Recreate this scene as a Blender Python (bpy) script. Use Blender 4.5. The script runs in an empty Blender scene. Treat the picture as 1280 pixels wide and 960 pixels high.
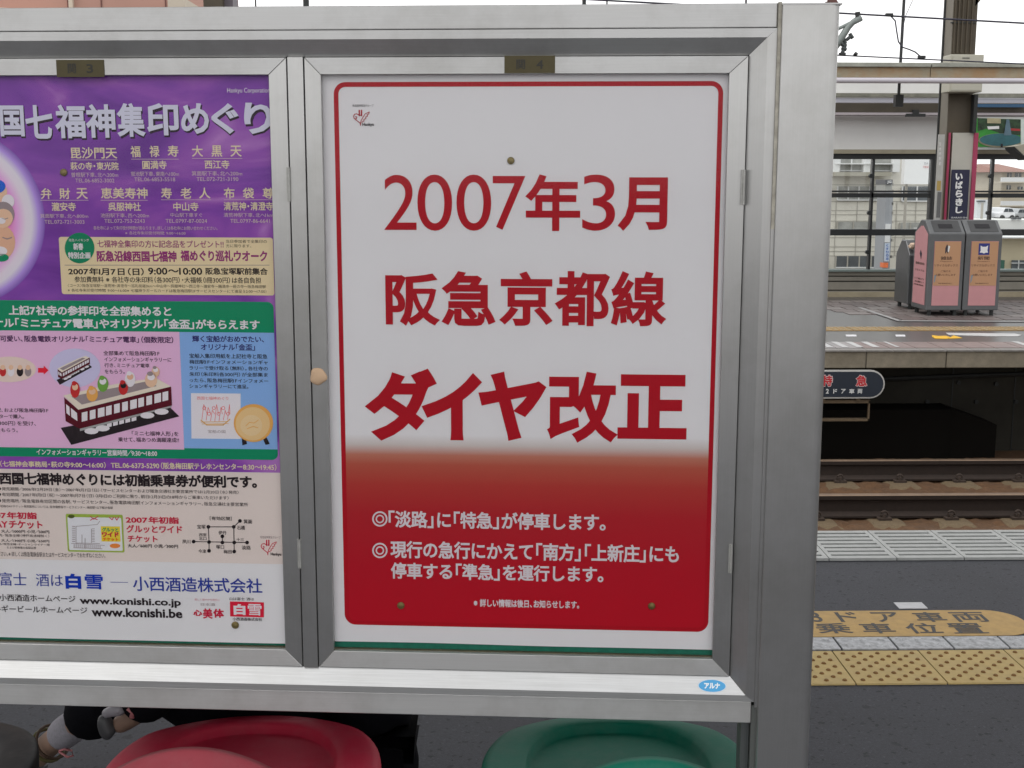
import bpy, bmesh, math, random
from mathutils import Vector, Matrix
random.seed(7)
S = bpy.context.scene
C = S.collection
PI = math.pi

# ------------------------------------------------------------------ camera, world, sun, exposure
FPX, PITCH, YAW, ROLL, H = 1561.0, math.radians(9.28), math.radians(-1.38), math.radians(-.08), 1.6
BYAW = math.radians(3.19)                       # yaw of the camera against the notice board
def ray(px, py, yw=YAW):
    x = (px - 640) / FPX; y = (py - 480) / FPX
    c, s = math.cos(ROLL), math.sin(ROLL); x, y = c * x - s * y, s * x + c * y
    up = -y
    Y = math.cos(PITCH) + up * math.sin(PITCH); Z = -math.sin(PITCH) + up * math.cos(PITCH)
    c, s = math.cos(yw), math.sin(yw)
    return Vector((c * x - s * Y, s * x + c * Y, Z))
fw = ray(640, 480).normalized(); rt = (ray(1640, 480) - ray(640, 480)).normalized(); upv = rt.cross(fw).normalized()
cd = bpy.data.cameras.new('camera'); cam = bpy.data.objects.new('camera', cd); C.objects.link(cam)
cam.matrix_world = Matrix(((rt.x, upv.x, -fw.x, 0), (rt.y, upv.y, -fw.y, 0), (rt.z, upv.z, -fw.z, H), (0, 0, 0, 1)))
cd.sensor_width = 36; cd.lens = FPX / 1280 * 36; cd.clip_start = .05; cd.clip_end = 5000
S.camera = cam

SUN_EL, SUN_AZ = math.radians(58), math.radians(245)    # azimuth clockwise from +Y
w = bpy.data.worlds.new('World'); S.world = w; w.use_nodes = True
nt = w.node_tree; bg = nt.nodes['Background']
sky = nt.nodes.new('ShaderNodeTexSky'); sky.sky_type = 'NISHITA'; sky.sun_disc = False
sky.sun_elevation = SUN_EL; sky.sun_rotation = SUN_AZ; sky.air_density = 1.0; sky.dust_density = 4.0; sky.ozone_density = 1.0
mixw = nt.nodes.new('ShaderNodeMixRGB'); mixw.inputs[0].default_value = .88
mixw.inputs[2].default_value = (12.6, 12.5, 12.4, 1)
nt.links.new(sky.outputs[0], mixw.inputs[1]); nt.links.new(mixw.outputs[0], bg.inputs['Color'])
bg.inputs['Strength'].default_value = .1
sd = bpy.data.lights.new('sun', 'SUN'); sun = bpy.data.objects.new('sun', sd); C.objects.link(sun)
sd.energy = .6; sd.angle = math.radians(25); sd.color = (1, .97, .93)
sv = Vector((math.sin(SUN_AZ) * math.cos(SUN_EL), math.cos(SUN_AZ) * math.cos(SUN_EL), math.sin(SUN_EL)))
sun.rotation_euler = sv.to_track_quat('Z', 'Y').to_euler(); sun.location = (0, 0, 20)
S.view_settings.view_transform = 'Standard'; S.view_settings.look = 'None'
S.view_settings.exposure = .35; S.view_settings.gamma = 1
S.render.engine = 'CYCLES'
S.cycles.max_bounces = 6; S.cycles.transparent_max_bounces = 8

# ------------------------------------------------------------------ pixel measurements to world
def onY(px, py, Yd):
    r = ray(px, py); k = Yd / r.y; return Vector((r.x * k, Yd, H + r.z * k))
def onZ(px, py, Zd=0):
    r = ray(px, py); k = (Zd - H) / r.z; return Vector((r.x * k, r.y * k, Zd))
BD = 2.2
def onB(px, py, dy=0):                          # board frame: x along the board, z up, dy behind its front plane
    r = ray(px, py, BYAW); k = (BD + dy) / r.y; return Vector((r.x * k, dy, H + r.z * k))
BROT = YAW - BYAW
BORG = Vector((-math.sin(BROT) * BD, math.cos(BROT) * BD, 0))
def rot2(p, a):
    return Vector((math.cos(a) * p[0] - math.sin(a) * p[1], math.sin(a) * p[0] + math.cos(a) * p[1], p[2]))

# ------------------------------------------------------------------ mesh helpers
class MB:
    def __init__(s): s.v = []; s.f = []; s.m = []
    def poly(s, pts, mi=0):
        n = len(s.v); s.v += [tuple(p) for p in pts]; s.f.append(tuple(range(n, n + len(pts)))); s.m.append(mi); return s
    def box(s, x0, y0, z0, x1, y1, z1, mi=0):
        x0, x1 = sorted((x0, x1)); y0, y1 = sorted((y0, y1)); z0, z1 = sorted((z0, z1))
        n = len(s.v)
        s.v += [(x0,y0,z0),(x1,y0,z0),(x1,y1,z0),(x0,y1,z0),(x0,y0,z1),(x1,y0,z1),(x1,y1,z1),(x0,y1,z1)]
        for q in ((0,3,2,1),(4,5,6,7),(0,1,5,4),(1,2,6,5),(2,3,7,6),(3,0,4,7)):
            s.f.append(tuple(n + i for i in q)); s.m.append(mi)
        return s
    def prism(s, pts, vec, mi=0):               # polygon extruded along vec
        n = len(s.v); k = len(pts); vec = Vector(vec)
        s.v += [tuple(p) for p in pts] + [tuple(Vector(p) + vec) for p in pts]
        s.f.append(tuple(range(n, n + k))); s.m.append(mi)
        s.f.append(tuple(range(n + 2 * k - 1, n + k - 1, -1))); s.m.append(mi)
        for i in range(k):
            j = (i + 1) % k; s.f.append((n + j, n + i, n + k + i, n + k + j)); s.m.append(mi)
        return s
    def tube(s, pts, r, seg=8, mi=0, cap=True):
        pts = [Vector(p) for p in pts]; rings = []
        rr = r if isinstance(r, (list, tuple)) else [r] * len(pts)
        for i, p in enumerate(pts):
            t = (pts[min(i + 1, len(pts) - 1)] - pts[max(i - 1, 0)]).normalized()
            a = Vector((0, 0, 1)) if abs(t.z) < .9 else Vector((1, 0, 0))
            u = t.cross(a).normalized(); v = t.cross(u)
            n = len(s.v)
            for k in range(seg):
                an = 2 * PI * k / seg; q = p + (u * math.cos(an) + v * math.sin(an)) * rr[i]; s.v.append(tuple(q))
            rings.append(n)
        for a, b in zip(rings, rings[1:]):
            for k in range(seg):
                j = (k + 1) % seg; s.f.append((a + k, b + k, b + j, a + j)); s.m.append(mi)
        if cap:
            s.f.append(tuple(rings[0] + k for k in range(seg))); s.m.append(mi)
            s.f.append(tuple(rings[-1] + k for k in reversed(range(seg)))); s.m.append(mi)
        return s
    def build(s, name, mat, parent=None, smooth=False, bevel=0, fix=True, mesh_only=False, seg=2):
        me = bpy.data.meshes.new(name); me.from_pydata(s.v, [], s.f)
        mats = mat if isinstance(mat, (list, tuple)) else [mat]
        for m in mats: me.materials.append(m)
        if len(mats) > 1: me.polygons.foreach_set('material_index', s.m)
        if fix:
            bm = bmesh.new(); bm.from_mesh(me); bmesh.ops.recalc_face_normals(bm, faces=bm.faces); bm.to_mesh(me); bm.free()
        if smooth: me.polygons.foreach_set('use_smooth', [True] * len(me.polygons))
        me.update()
        o = bpy.data.objects.new(name, me); C.objects.link(o)
        if parent: o.parent = parent
        if bevel:
            b = o.modifiers.new('b', 'BEVEL'); b.width = bevel; b.segments = seg; b.limit_method = 'ANGLE'; b.angle_limit = math.radians(40)
        return o
def tag(o, label=None, cat=None, group=None, kind=None):
    if label: o['label'] = label
    if cat: o['category'] = cat
    if group: o['group'] = group
    if kind: o['kind'] = kind
    return o
def empty(name, loc=(0, 0, 0), rz=0, parent=None):
    o = bpy.data.objects.new(name, None); C.objects.link(o); o.location = loc; o.rotation_euler = (0, 0, rz); o.empty_display_size = .1
    if parent: o.parent = parent
    return o
def thing(name, label, cat, loc=(0, 0, 0), rz=0, group=None):
    return tag(empty(name, loc, rz), label, cat, group)
def share(o, name, loc, parent=None, rz=None):
    c = o.copy(); c.name = name; C.objects.link(c); c.location = loc
    if parent: c.parent = parent
    if rz is not None: c.rotation_euler = (0, 0, rz)
    return c

# ------------------------------------------------------------------ materials
def lin(v): v /= 255; return v / 12.92 if v <= .04045 else ((v + .055) / 1.055) ** 2.4
_mc = {}
def mat(name, col, rough=.6, metal=0, noise=0, nscale=8, bump=0, bscale=60, spec=.5, stretch=None, grime=0, gcol=(.12, .1, .08), gscale=2.5, specks=0):
    if name in _mc: return _mc[name]
    m = bpy.data.materials.new(name); m.use_nodes = True; t = m.node_tree; N = t.nodes; L = t.links
    p = N['Principled BSDF']; p.inputs['Roughness'].default_value = rough; p.inputs['Metallic'].default_value = metal
    p.inputs['Specular IOR Level'].default_value = spec
    p.inputs['Base Color'].default_value = (*col, 1)
    tc = N.new('ShaderNodeTexCoord'); vec = tc.outputs['Object']
    if stretch:
        mp = N.new('ShaderNodeMapping'); mp.inputs['Scale'].default_value = stretch; L.new(vec, mp.inputs[0]); svec = mp.outputs[0]
    else: svec = vec
    last = None
    if noise:
        n = N.new('ShaderNodeTexNoise'); n.inputs['Scale'].default_value = nscale; n.inputs['Detail'].default_value = 6; n.inputs['Roughness'].default_value = .65
        L.new(svec, n.inputs['Vector'])
        mr = N.new('ShaderNodeMapRange'); mr.inputs[1].default_value = .25; mr.inputs[2].default_value = .75
        mr.inputs[3].default_value = 1 - noise; mr.inputs[4].default_value = 1 + noise; L.new(n.outputs[0], mr.inputs[0])
        mx = N.new('ShaderNodeMixRGB'); mx.blend_type = 'MULTIPLY'; mx.inputs[0].default_value = 1; mx.inputs[1].default_value = (*col, 1)
        L.new(mr.outputs[0], mx.inputs[2]); last = mx.outputs[0]
    if grime:
        g = N.new('ShaderNodeTexNoise'); g.inputs['Scale'].default_value = gscale; g.inputs['Detail'].default_value = 8; g.inputs['Roughness'].default_value = .7
        L.new(vec, g.inputs['Vector'])
        mr = N.new('ShaderNodeMapRange'); mr.inputs[1].default_value = .45; mr.inputs[2].default_value = .72; mr.inputs[3].default_value = 0; mr.inputs[4].default_value = grime
        L.new(g.outputs[0], mr.inputs[0])
        mx = N.new('ShaderNodeMixRGB'); L.new(mr.outputs[0], mx.inputs[0])
        if last: L.new(last, mx.inputs[1])
        else: mx.inputs[1].default_value = (*col, 1)
        mx.inputs[2].default_value = (*gcol, 1); last = mx.outputs[0]
    if specks:
        for sc, lo, tint in ((45, .66, .35), (19, .70, .55), (75, .67, 1.45)):
            g = N.new('ShaderNodeTexNoise'); g.inputs['Scale'].default_value = sc; g.inputs['Detail'].default_value = 1; L.new(vec, g.inputs['Vector'])
            mr = N.new('ShaderNodeMapRange'); mr.inputs[1].default_value = lo; mr.inputs[2].default_value = lo + .03; mr.inputs[4].default_value = specks; L.new(g.outputs[0], mr.inputs[0])
            mx = N.new('ShaderNodeMixRGB'); L.new(mr.outputs[0], mx.inputs[0]); L.new(last, mx.inputs[1]); mx.inputs[2].default_value = (*[c * tint for c in col], 1); last = mx.outputs[0]
    if last: L.new(last, p.inputs['Base Color'])
    if bump:
        n = N.new('ShaderNodeTexNoise'); n.inputs['Scale'].default_value = bscale; n.inputs['Detail'].default_value = 4; L.new(svec, n.inputs['Vector'])
        b = N.new('ShaderNodeBump'); b.inputs['Strength'].default_value = bump; b.inputs['Distance'].default_value = .004
        L.new(n.outputs[0], b.inputs['Height']); L.new(b.outputs[0], p.inputs['Normal'])
    _mc[name] = m; return m
PK = 1.75                                       # printed colours: what the paper shows against the light it gets
def ink(name, r, g, b, k=PK, rough=.5):
    c = [lin(v) * k for v in (r, g, b)]; m_ = max(1, max(c) / .82)
    return mat('ink_' + name, tuple(v / m_ for v in c), rough, 0, spec=.12)

M = {}
M['alu_h'] = mat('aluminium_horizontal', (.56, .56, .555), .40, .9, noise=.05, nscale=14, stretch=(.6, 20, 40), bump=.03, bscale=40, grime=.4, gcol=(.26, .25, .225), gscale=4)
M['alu_v'] = mat('aluminium_vertical', (.48, .48, .475), .38, .9, noise=.04, nscale=14, stretch=(30, 20, .5), bump=.03, bscale=40, grime=.4, gcol=(.24, .23, .205), gscale=3)
M['alu_sill'] = mat('aluminium_sill', (.50, .505, .505), .34, .9, noise=.16, nscale=14, stretch=(.6, 30, 60), grime=.3, gcol=(.4, .4, .38), gscale=9)
M['gap'] = mat('dark_gap', (.012, .011, .014), .8)
M['caulk'] = mat('old_caulk', (.42, .40, .34), .9, noise=.3, nscale=60, grime=.6, gcol=(.2, .18, .14), gscale=25)
M['green_felt'] = mat('green_felt', (.008, .15, .095), .9, noise=.2, nscale=80)
M['plate'] = mat('bronze_plate', (.065, .052, .018), .45, .3, noise=.1, nscale=60)
M['brass'] = mat('brass_pin', (.22, .17, .06), .45, .5, noise=.3, nscale=300)
M['paper'] = mat('poster_paper', (.8, .79, .81), 0.5, spec=.15, noise=.015, nscale=3)
M['asphalt'] = mat('platform_asphalt', (.056, .058, .069), .85, noise=.3, nscale=110, bump=.5, bscale=350, grime=.6, gcol=(.038, .038, .043), gscale=1.3, specks=.8)
M['asphalt_wet'] = mat('far_platform_asphalt', (.088, .082, .08), .34, noise=.15, nscale=60, bump=.1, bscale=60, grime=.4, gcol=(.08, .073, .07), gscale=.8)
M['concrete'] = mat('old_concrete', (.21, .185, .14), .9, noise=.25, nscale=9, bump=.4, bscale=40, grime=.6, gcol=(.1, .085, .06), gscale=1.6)
M['recess_dim'] = mat('recess_dim_concrete', (.032, .029, .022), .95, noise=.3, nscale=5, grime=.6, gcol=(.025, .022, .017), gscale=1.2)  # concrete darkened: recess shade under the far platform is put into the colour
M['ballast'] = mat('rusty_ballast', (.095, .046, .018), .95, noise=.35, nscale=14, bump=.9, bscale=60, grime=.5, gcol=(.055, .032, .018), gscale=3)
M['sleeper'] = mat('dusty_sleeper', (.125, .09, .05), .95, noise=.3, nscale=60, bump=.4, bscale=90, grime=.3, gcol=(.09, .055, .03), gscale=5)
M['rail_side'] = mat('rail_side', (.022, .013, .009), .8, noise=.3, nscale=20)
M['rail_top'] = mat('rail_top', (.24, .17, .12), .45, .6, noise=.2, nscale=10)
M['dark_steel'] = mat('dark_steel', (.018, .02, .02), .55, noise=.2, nscale=20)
M['grate'] = mat('grate_panel', (.42, .43, .42), .6, .2, noise=.12, nscale=20, grime=.55, gcol=(.2, .21, .2), gscale=2.2)
M['yel_tile'] = mat('tactile_yellow', (.52, .385, .16), .8, noise=.12, nscale=30, grime=.4, gcol=(.4, .32, .2), gscale=7, bump=.2, bscale=200)
M['yel_dot'] = mat('tactile_dot_worn', (.20, .10, .025), .8, noise=.3, nscale=60)
M['grey_tile'] = mat('grey_tile', (.52, .53, .55), .8, noise=.3, nscale=60, grime=.75, gcol=(.14, .14, .14), gscale=26)
M['sign_yel'] = mat('painted_yellow', (.52, .34, .13), .8, noise=.12, nscale=30, grime=.35, gcol=(.3, .22, .13), gscale=9, bump=.2, bscale=200)
M['paint_white'] = mat('marking_white', (.6, .6, .62), .8, noise=.1, nscale=40)
M['paint_grey'] = mat('marking_grey', (.085, .082, .08), .85, noise=.1, nscale=40)

def brush(m, t, a):
    N = m.node_tree.nodes; L = m.node_tree.links; p = N['Principled BSDF']; p.inputs['Anisotropic'].default_value = a
    c = N.new('ShaderNodeCombineXYZ')
    for i in range(3): c.inputs[i].default_value = t[i]
    v = N.new('ShaderNodeVectorTransform'); v.vector_type = 'VECTOR'; v.convert_from = 'OBJECT'; v.convert_to = 'WORLD'
    L.new(c.outputs[0], v.inputs[0]); L.new(v.outputs[0], p.inputs['Tangent'])
brush(M['alu_h'], (0, 0, 1), .75); brush(M['alu_v'], (1, 0, 0), .75); brush(M['alu_sill'], (0, .6, .8), .6)

# ------------------------------------------------------------------ lettering
GLY = {}
def glyphs(s, bold):
    key = (s, bold)
    if key in GLY: return GLY[key]
    cu = bpy.data.curves.new('t', 'FONT'); cu.body = s; cu.resolution_u = 8 if len(s) == 1 and ord(s[0]) < 127 else 3
    if bold: cu.bevel_depth = bold; cu.bevel_resolution = 0; cu.fill_mode = 'FRONT' if False else 'BOTH'
    o = bpy.data.objects.new('t', cu); C.objects.link(o)
    dg = bpy.context.evaluated_depsgraph_get(); dg.update()
    me = bpy.data.meshes.new_from_object(o.evaluated_get(dg))
    v = [tuple(p.co) for p in me.vertices]
    if bold:
        f = [tuple(p.vertices) for p in me.polygons if p.center.z > -1e-6 and p.normal.z > -.5 or p.center.z > 1e-6]
    else: f = [tuple(p.vertices) for p in me.polygons]
    bpy.data.objects.remove(o); bpy.data.curves.remove(cu); bpy.data.meshes.remove(me)
    used = {i for q in f for i in q}
    xs = [v[i][0] for i in used]; ys = [v[i][1] for i in used]
    bb = (min(xs), max(xs), min(ys), max(ys)) if xs else (0, 1, 0, 1)
    GLY[key] = (v, f, bb); return GLY[key]
NARROW = {'「': .5, '」': .5, '（': .55, '）': .55, '、': .55, '。': .6, '・': .5, '〈': .55, '〉': .55, '［': .5, '］': .5, '：': .5, '／': .75, '　': .5}
SHIFT = {'「': -.5, '（': -.45, '〈': -.45, '［': -.5, '・': -.25, '：': -.25, '／': -.12}
import re as _re
def layout(s, bold):
    """vertices and faces of a line set with tight punctuation; latin runs keep their own spacing"""
    key = ('L', s, bold)
    if key in GLY: return GLY[key]
    V, F, x = [], [], 0
    for run in _re.findall(r"[\x20-\x7e]+|.", s):
        if run.strip() == '': x += .35; continue
        v, f, bb = glyphs(run, bold); n = len(V)
        if ord(run[0]) < 127: k = 1.04 if any(ord(c) > 127 for c in s) else 1; V += [(x + .04 + (p[0] - bb[0]) * k, p[1], p[2]) for p in v]; x += (bb[1] - bb[0]) * k + .09
        else: sh = SHIFT.get(run, 0); V += [(x + p[0] + sh, p[1], p[2]) for p in v]; x += NARROW.get(run, .98)
        F += [tuple(n + i for i in q) for q in f]
    used = {i for q in F for i in q}
    xs = [V[i][0] for i in used]; ys = [V[i][1] for i in used]
    GLY[key] = (V, F, (min(xs), max(xs), min(ys), max(ys))); return GLY[key]
def text_mb(mb, s, a, ux, uz, wd, ht, bold=0, nrm=(0, -1, 0), mi=0):
    """ink of s fitted into the rectangle with lower left corner a, unit axes ux, uz, width wd, height ht"""
    v, f, bb = layout(s, bold); n = len(mb.v); a = Vector(a); ux = Vector(ux); uz = Vector(uz); nn = Vector(nrm)
    sx = wd / max(1e-6, bb[1] - bb[0]); sy = ht / max(1e-6, bb[3] - bb[2])
    zs = .00012 / bold if bold else 0
    for p in v: mb.v.append(tuple(a + ux * ((p[0] - bb[0]) * sx) + uz * ((p[1] - bb[2]) * sy) + nn * (p[2] * zs)))
    for q in f: mb.f.append(tuple(n + i for i in q)); mb.m.append(mi)
    return mb
def btext(parent, s, x0, y0, x1, y1, m, bold=0, dy=.039, name='lettering', lift=0, tilt=0):
    """text printed on the board plane, ink box given by its pixel box in the photograph"""
    xc, yc = (x0 + x1) / 2, (y0 + y1) / 2
    zt = onB(xc, y0, dy).z; zb = onB(xc, y1, dy).z; xa = onB(x0, yc, dy).x; xb = onB(x1, yc, dy).x
    mb = MB(); text_mb(mb, s, (xa, dy - lift, zb), (1, 0, 0), (0, 0, 1), xb - xa, zt - zb, bold)
    return mb.build(name, m, parent, fix=False)

# ================================================================== SETTING: ground and platforms
def structure(name, mb, m, **k):
    o = mb.build(name, m, **k); o['kind'] = 'structure'; return o
RAILZ = -.97
mb = MB(); mb.poly([(-700, -500, -1.62), (700, -500, -1.62), (700, 1500, -1.62), (-700, 1500, -1.62)])
structure('ground', mb, mat('town_ground', (.2, .19, .18), .9, noise=.2, nscale=.3))
PE = 5.51                                       # near platform edge
mb = MB(); mb.box(-45, -9, -1.6, 45, PE - .012, 0)
platform = structure('platform_floor', mb, M['asphalt'])
# track bed
mb = MB()
nx, ny = 300, 50
XA, XB2, YA, YB2 = -3, 14, 8.0, 12.2
for j in range(ny + 1):
    for i in range(nx + 1):
        x = XA + (XB2 - XA) * i / nx; y = YA + (YB2 - YA) * j / ny
        mb.v.append((x, y, RAILZ - .20 + random.uniform(-.012, .012)))
for j in range(ny):
    for i in range(nx):
        a = j * (nx + 1) + i; mb.f.append((a, a + 1, a + nx + 2, a + nx + 1)); mb.m.append(0)
bed = structure('track_bed', mb, M['ballast'], fix=False)
mb = MB(); mb.box(-45, PE, -1.6, 45, 12.9, RAILZ - .23)
structure('track_bed_base', mb, M['ballast'])

mb = MB(); mb.box(-45, 1.3, 3.5, 45, 5.25, 3.75); structure('unseen_shade_roof', mb, mat('shade_roof_grey', (.34, .34, .33), .6, noise=.1, nscale=2))  # roof slab out of view, added to shade the near platform and deepen contrast
# near platform: tactile tiles, grey tiles, boarding mark, grating
def tactile_mesh(w, d, n=5, mi_dot=1):
    mb = MB(); g = .0025; mb.box(g, g, 0, w - g, d - g, .006)
    st = w / n
    pts = [(st * (i + .5), st * (j + .5)) for i in range(n) for j in range(n)] + [(st * (i + 1), st * (j + 1)) for i in range(n - 1) for j in range(n - 1)]
    for (x, y) in pts:
        y *= d / w; k = 8; n0 = len(mb.v)
        for (r, z) in ((.0085, .006), (.0055, .0105)):
            for a in range(k): mb.v.append((x + r * math.cos(2 * PI * a / k), y + r * math.sin(2 * PI * a / k), z))
        for a in range(k): b = (a + 1) % k; mb.f.append((n0 + a, n0 + b, n0 + k + b, n0 + k + a)); mb.m.append(1)
        mb.f.append(tuple(n0 + k + a for a in range(k))); mb.m.append(1)
    return mb
TW = .2965
yt = thing('tactile_strip', 'yellow studded paving strip on the grey platform behind the board', 'tactile paving', (0, 0, 0))
t0 = tactile_mesh(TW, .285).build('tile', [M['yel_tile'], M['yel_dot']], yt, fix=False)
first = True
for i in range(-14, 22):
    x = 1.197 + i * TW
    if first: t0.location = (x, 3.77, .001); first = False
    else: share(t0, 'tile', (x, 3.77, .001), yt)
gt = thing('grey_tile_strip', 'narrow row of worn grey studded tiles beside the yellow boarding mark', 'paving strip')
mb = MB(); mb.box(.004, .002, 0, .191, .113, .005)
for i in range(3):
    for j in range(2):
        x, y = .033 + i * .064, .03 + j * .055; n0 = len(mb.v); k = 7
        for (r, z) in ((.016, .005), (.01, .01)):
            for a in range(k): mb.v.append((x + r * math.cos(2 * PI * a / k), y + r * math.sin(2 * PI * a / k), z))
        for a in range(k): b = (a + 1) % k; mb.f.append((n0 + a, n0 + b, n0 + k + b, n0 + k + a)); mb.m.append(0)
        mb.f.append(tuple(n0 + k + a for a in range(k))); mb.m.append(0)
g0 = mb.build('tile', M['grey_tile'], gt, fix=False)
for i in range(-20, 32):
    p = (1.238 + i * .1953, 4.072, .001)
    if i == -20: g0.location = p
    else: share(g0, 'tile', p, gt)
# dark joint line between strips
mb = MB(); mb.poly([(-4, 4.056, .0015), (8, 4.056, .0015), (8, 4.072, .0015), (-4, 4.072, .0015)])
tag(mb.build('joint_line', M['gap'], gt), 'dark joint line')

bm_ = thing('boarding_mark', 'yellow floor panel reading three door car boarding position in grey letters', 'floor marking')
def pill(x0, y0, x1, y1, r, z, n=10):
    pts = []
    for (cx, cy, a0) in ((x1 - r, y1 - r, 0), (x0 + r, y1 - r, 90), (x0 + r, y0 + r, 180), (x1 - r, y0 + r, 270)):
        for k in range(n + 1):
            a = math.radians(a0 + 90 * k / n); pts.append((cx + r * math.cos(a), cy + r * math.sin(a), z))
    return pts
mb = MB(); mb.prism(pill(.35, 4.2, 1.99, 4.465, .12, .001), (0, 0, .002)); mb.build('panel', M['sign_yel'], bm_)
def floor_text(parent, s, x0, y0, x1, y1, m, z=.0038, bold=.014):
    a = onZ(x0, y1, 0); b = onZ(x1, y1, 0); c = onZ((x0 + x1) / 2, y0, 0)
    mb = MB(); text_mb(mb, s, (a.x, (a.y + b.y) / 2, z), (1, 0, 0), (0, 1, 0), b.x - a.x, c.y - (a.y + b.y) / 2, bold, (0, 0, 1))
    return mb.build('lettering', m, parent, fix=False)
def c8(x): return 1000 + x / 4.571
def d8(y): return 750 + y / 4.571
for ch, x0, x1 in (('3', 78, 140), ('ド', 235, 355), ('ア', 445, 600), ('車', 680, 855), ('両', 900, 1098)):
    floor_text(bm_, ch, c8(x0), d8(74), c8(x1), d8(130), M['paint_grey'])
for ch, x0, x1 in (('乗', 110, 315), ('車', 372, 560), ('位', 632, 828), ('置', 885, 1085)):
    floor_text(bm_, ch, c8(x0), d8(137), c8(x1), d8(196), M['paint_grey'])
for i, x in enumerate((1.58,)):
    mb = MB(); mb.prism([(1.575, 4.488, .001), (1.683, 4.488, .001), (1.683, 4.556, .001), (1.575, 4.556, .001)], (0, 0, .002))
    tag(mb.build('paint_mark', M['paint_white']), 'small white rectangle painted on asphalt above the yellow boarding mark', 'floor marking')

gr = thing('edge_grating', 'pale slotted panels along the near platform edge', 'platform edge')
GW, GD = .2905, .42
mb = MB(); g = .002
mb.box(g, 0, 0, .02, GD, .012); mb.box(GW - .02, 0, 0, GW - g, GD, .012)
nb = 8; bw = .034; gp = (GD - nb * bw) / (nb - 1)
for k in range(nb):
    y = k * (bw + gp); mb.box(.02, y, 0, GW - .02, y + bw, .0115)
g0 = mb.build('panel', M['grate'], gr)
for i in range(-16, 26):
    p = (1.764 + i * GW, 5.09, .002)
    if i == -16: g0.location = p
    else: share(g0, 'panel', p, gr)
mb = MB(); mb.poly([(-5, 5.09, .0012), (9, 5.09, .0012), (9, 5.508, .0012), (-5, 5.508, .0012)]); mb.build('drain_bed', mat('drain_dark', (.02, .02, .03), .9), gr)

# ================================================================== far railway track
def make_rail(name, parent, y0, m=None):
    prof = [(p[0], p[1] * 1.2) for p in [(-.073, -.153), (.073, -.153), (.073, -.140), (.012, -.118), (.009, -.045), (.035, -.032), (.035, -.004), (.03, 0), (-.03, 0), (-.035, -.004), (-.035, -.032), (-.009, -.045), (-.012, -.118), (-.073, -.140)]]
    mb = MB(); mb.prism([(-4, y0 + p[0], RAILZ + p[1]) for p in prof], (18, 0, 0))
    o = mb.build(name, [M['rail_side'], M['rail_top']], parent)
    for p in o.data.polygons:
        if p.center.z > RAILZ - .003: p.material_index = 1
    return o
RY1 = onZ(1150, 617.5, RAILZ).y; RY2 = onZ(1150, 574.5, RAILZ).y
tr = thing('railway_track', 'rusty railway track between the two platforms', 'railway track')
make_rail('rail', tr, RY1); make_rail('rail', tr, RY2)
zt = RAILZ - .19; zb = RAILZ - .245
mb = MB()
for ry in (RY1, RY2):
    n = len(mb.v)
    mb.v += [(-.24, ry - .42, zb), (.24, ry - .42, zb), (.24, ry + .42, zb), (-.24, ry + .42, zb), (-.12, ry - .27, zt), (.12, ry - .27, zt), (.12, ry + .27, zt), (-.12, ry + .27, zt)]
    for q in ((0,3,2,1),(4,5,6,7),(0,1,5,4),(1,2,6,5),(2,3,7,6),(3,0,4,7)): mb.f.append(tuple(n + i for i in q)); mb.m.append(0)
mb.box(-.1, RY1 - .6, zb - .03, .1, RY2 + .6, zb + .012)
s0 = mb.build('sleeper', M['sleeper'], tr, bevel=.012)
mb = MB(); mb.box(-.055, -.035, 0, .055, .035, .02)
mb.tube([(.028 * math.cos(a * PI / 5), 0, .045 + .028 * math.sin(a * PI / 5)) for a in range(11)], .009, 6, cap=False).tube([(0, -.012, .02), (0, -.012, .05)], .012, 8)
f0 = mb.build('rail_clip', mat('clip_iron', (.045, .03, .022), .7, noise=.3, nscale=50), tr)
p1 = onZ(1106.6, 640, RAILZ - .12); p2 = onZ(1191, 640, RAILZ - .12); SP = p2.x - p1.x
firstc = True
for i in range(-8, 13):
    x = p1.x + i * SP
    if i == -8: s0.location = (x, 0, 0)
    else: share(s0, 'sleeper', (x, 0, 0), tr)
    for ry in (RY1, RY2):
        for sy in (-1, 1):
            p = (x, ry + sy * .1, zt)
            if firstc: f0.location = p; firstc = False
            else: share(f0, 'rail_clip', p, tr)

# ================================================================== opposite platform
OL = onZ(1160, 438).y; OW = onZ(1160, 371).y
mb = MB(); mb.box(-30, OL + .02, onY(1160, 459, OL).z, 60, OW + 1.2, -.0)
opp = structure('far_platform_floor', mb, M['asphalt_wet'])
ZL = onY(1160, 460, OL).z
mb = MB()
# nosing slab in sections with open joints
jx = [onY(1010 + v / 4.73, 450, OL).x for v in (345, 818)]; step = (jx[1] - jx[0])
slab = thing('platform_edge_beam', 'weathered concrete edge beam of the opposite platform', 'platform edge')
o0 = MB().box(.004, 0, 0, step - .004, .3, -ZL - .012).build('concrete_block', M['concrete'], slab, bevel=.008)
k0 = MB().box(.003, -.015, 0, step / 3 - .003, .42, .014).build('coping_tile', mat('coping', (.2, .19, .18), .6, noise=.25, nscale=6, grime=.5, gcol=(.08, .07, .06), gscale=2), slab)
for i in range(-6, 12):
    p = (jx[0] + i * step, OL, ZL)
    if i == -6: o0.location = p
    else: share(o0, 'concrete_block', p, slab)
    for k in range(3):
        q = (jx[0] + i * step + k * step / 3, OL, -.010)
        if i == -6 and k == 0: k0.location = q
        else: share(k0, 'coping_tile', q, slab)
mb = MB(); mb.box(-30, OL + 1.0, -1.6, 60, OL + 1.15, onY(1160, 459.3, OL).z - .002); structure('under_platform_wall', mb, M['recess_dim'])
mb = MB()
for px_, py_ in ((1159, 502), (1220, 502), (1270, 502), (1198, 478), (1245, 480)):
    q = onY(px_, py_, OL + .995); mb.tube([(q.x, OL + .975, q.z), (q.x, OL + 1.002, q.z)], .022, 8)
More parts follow.
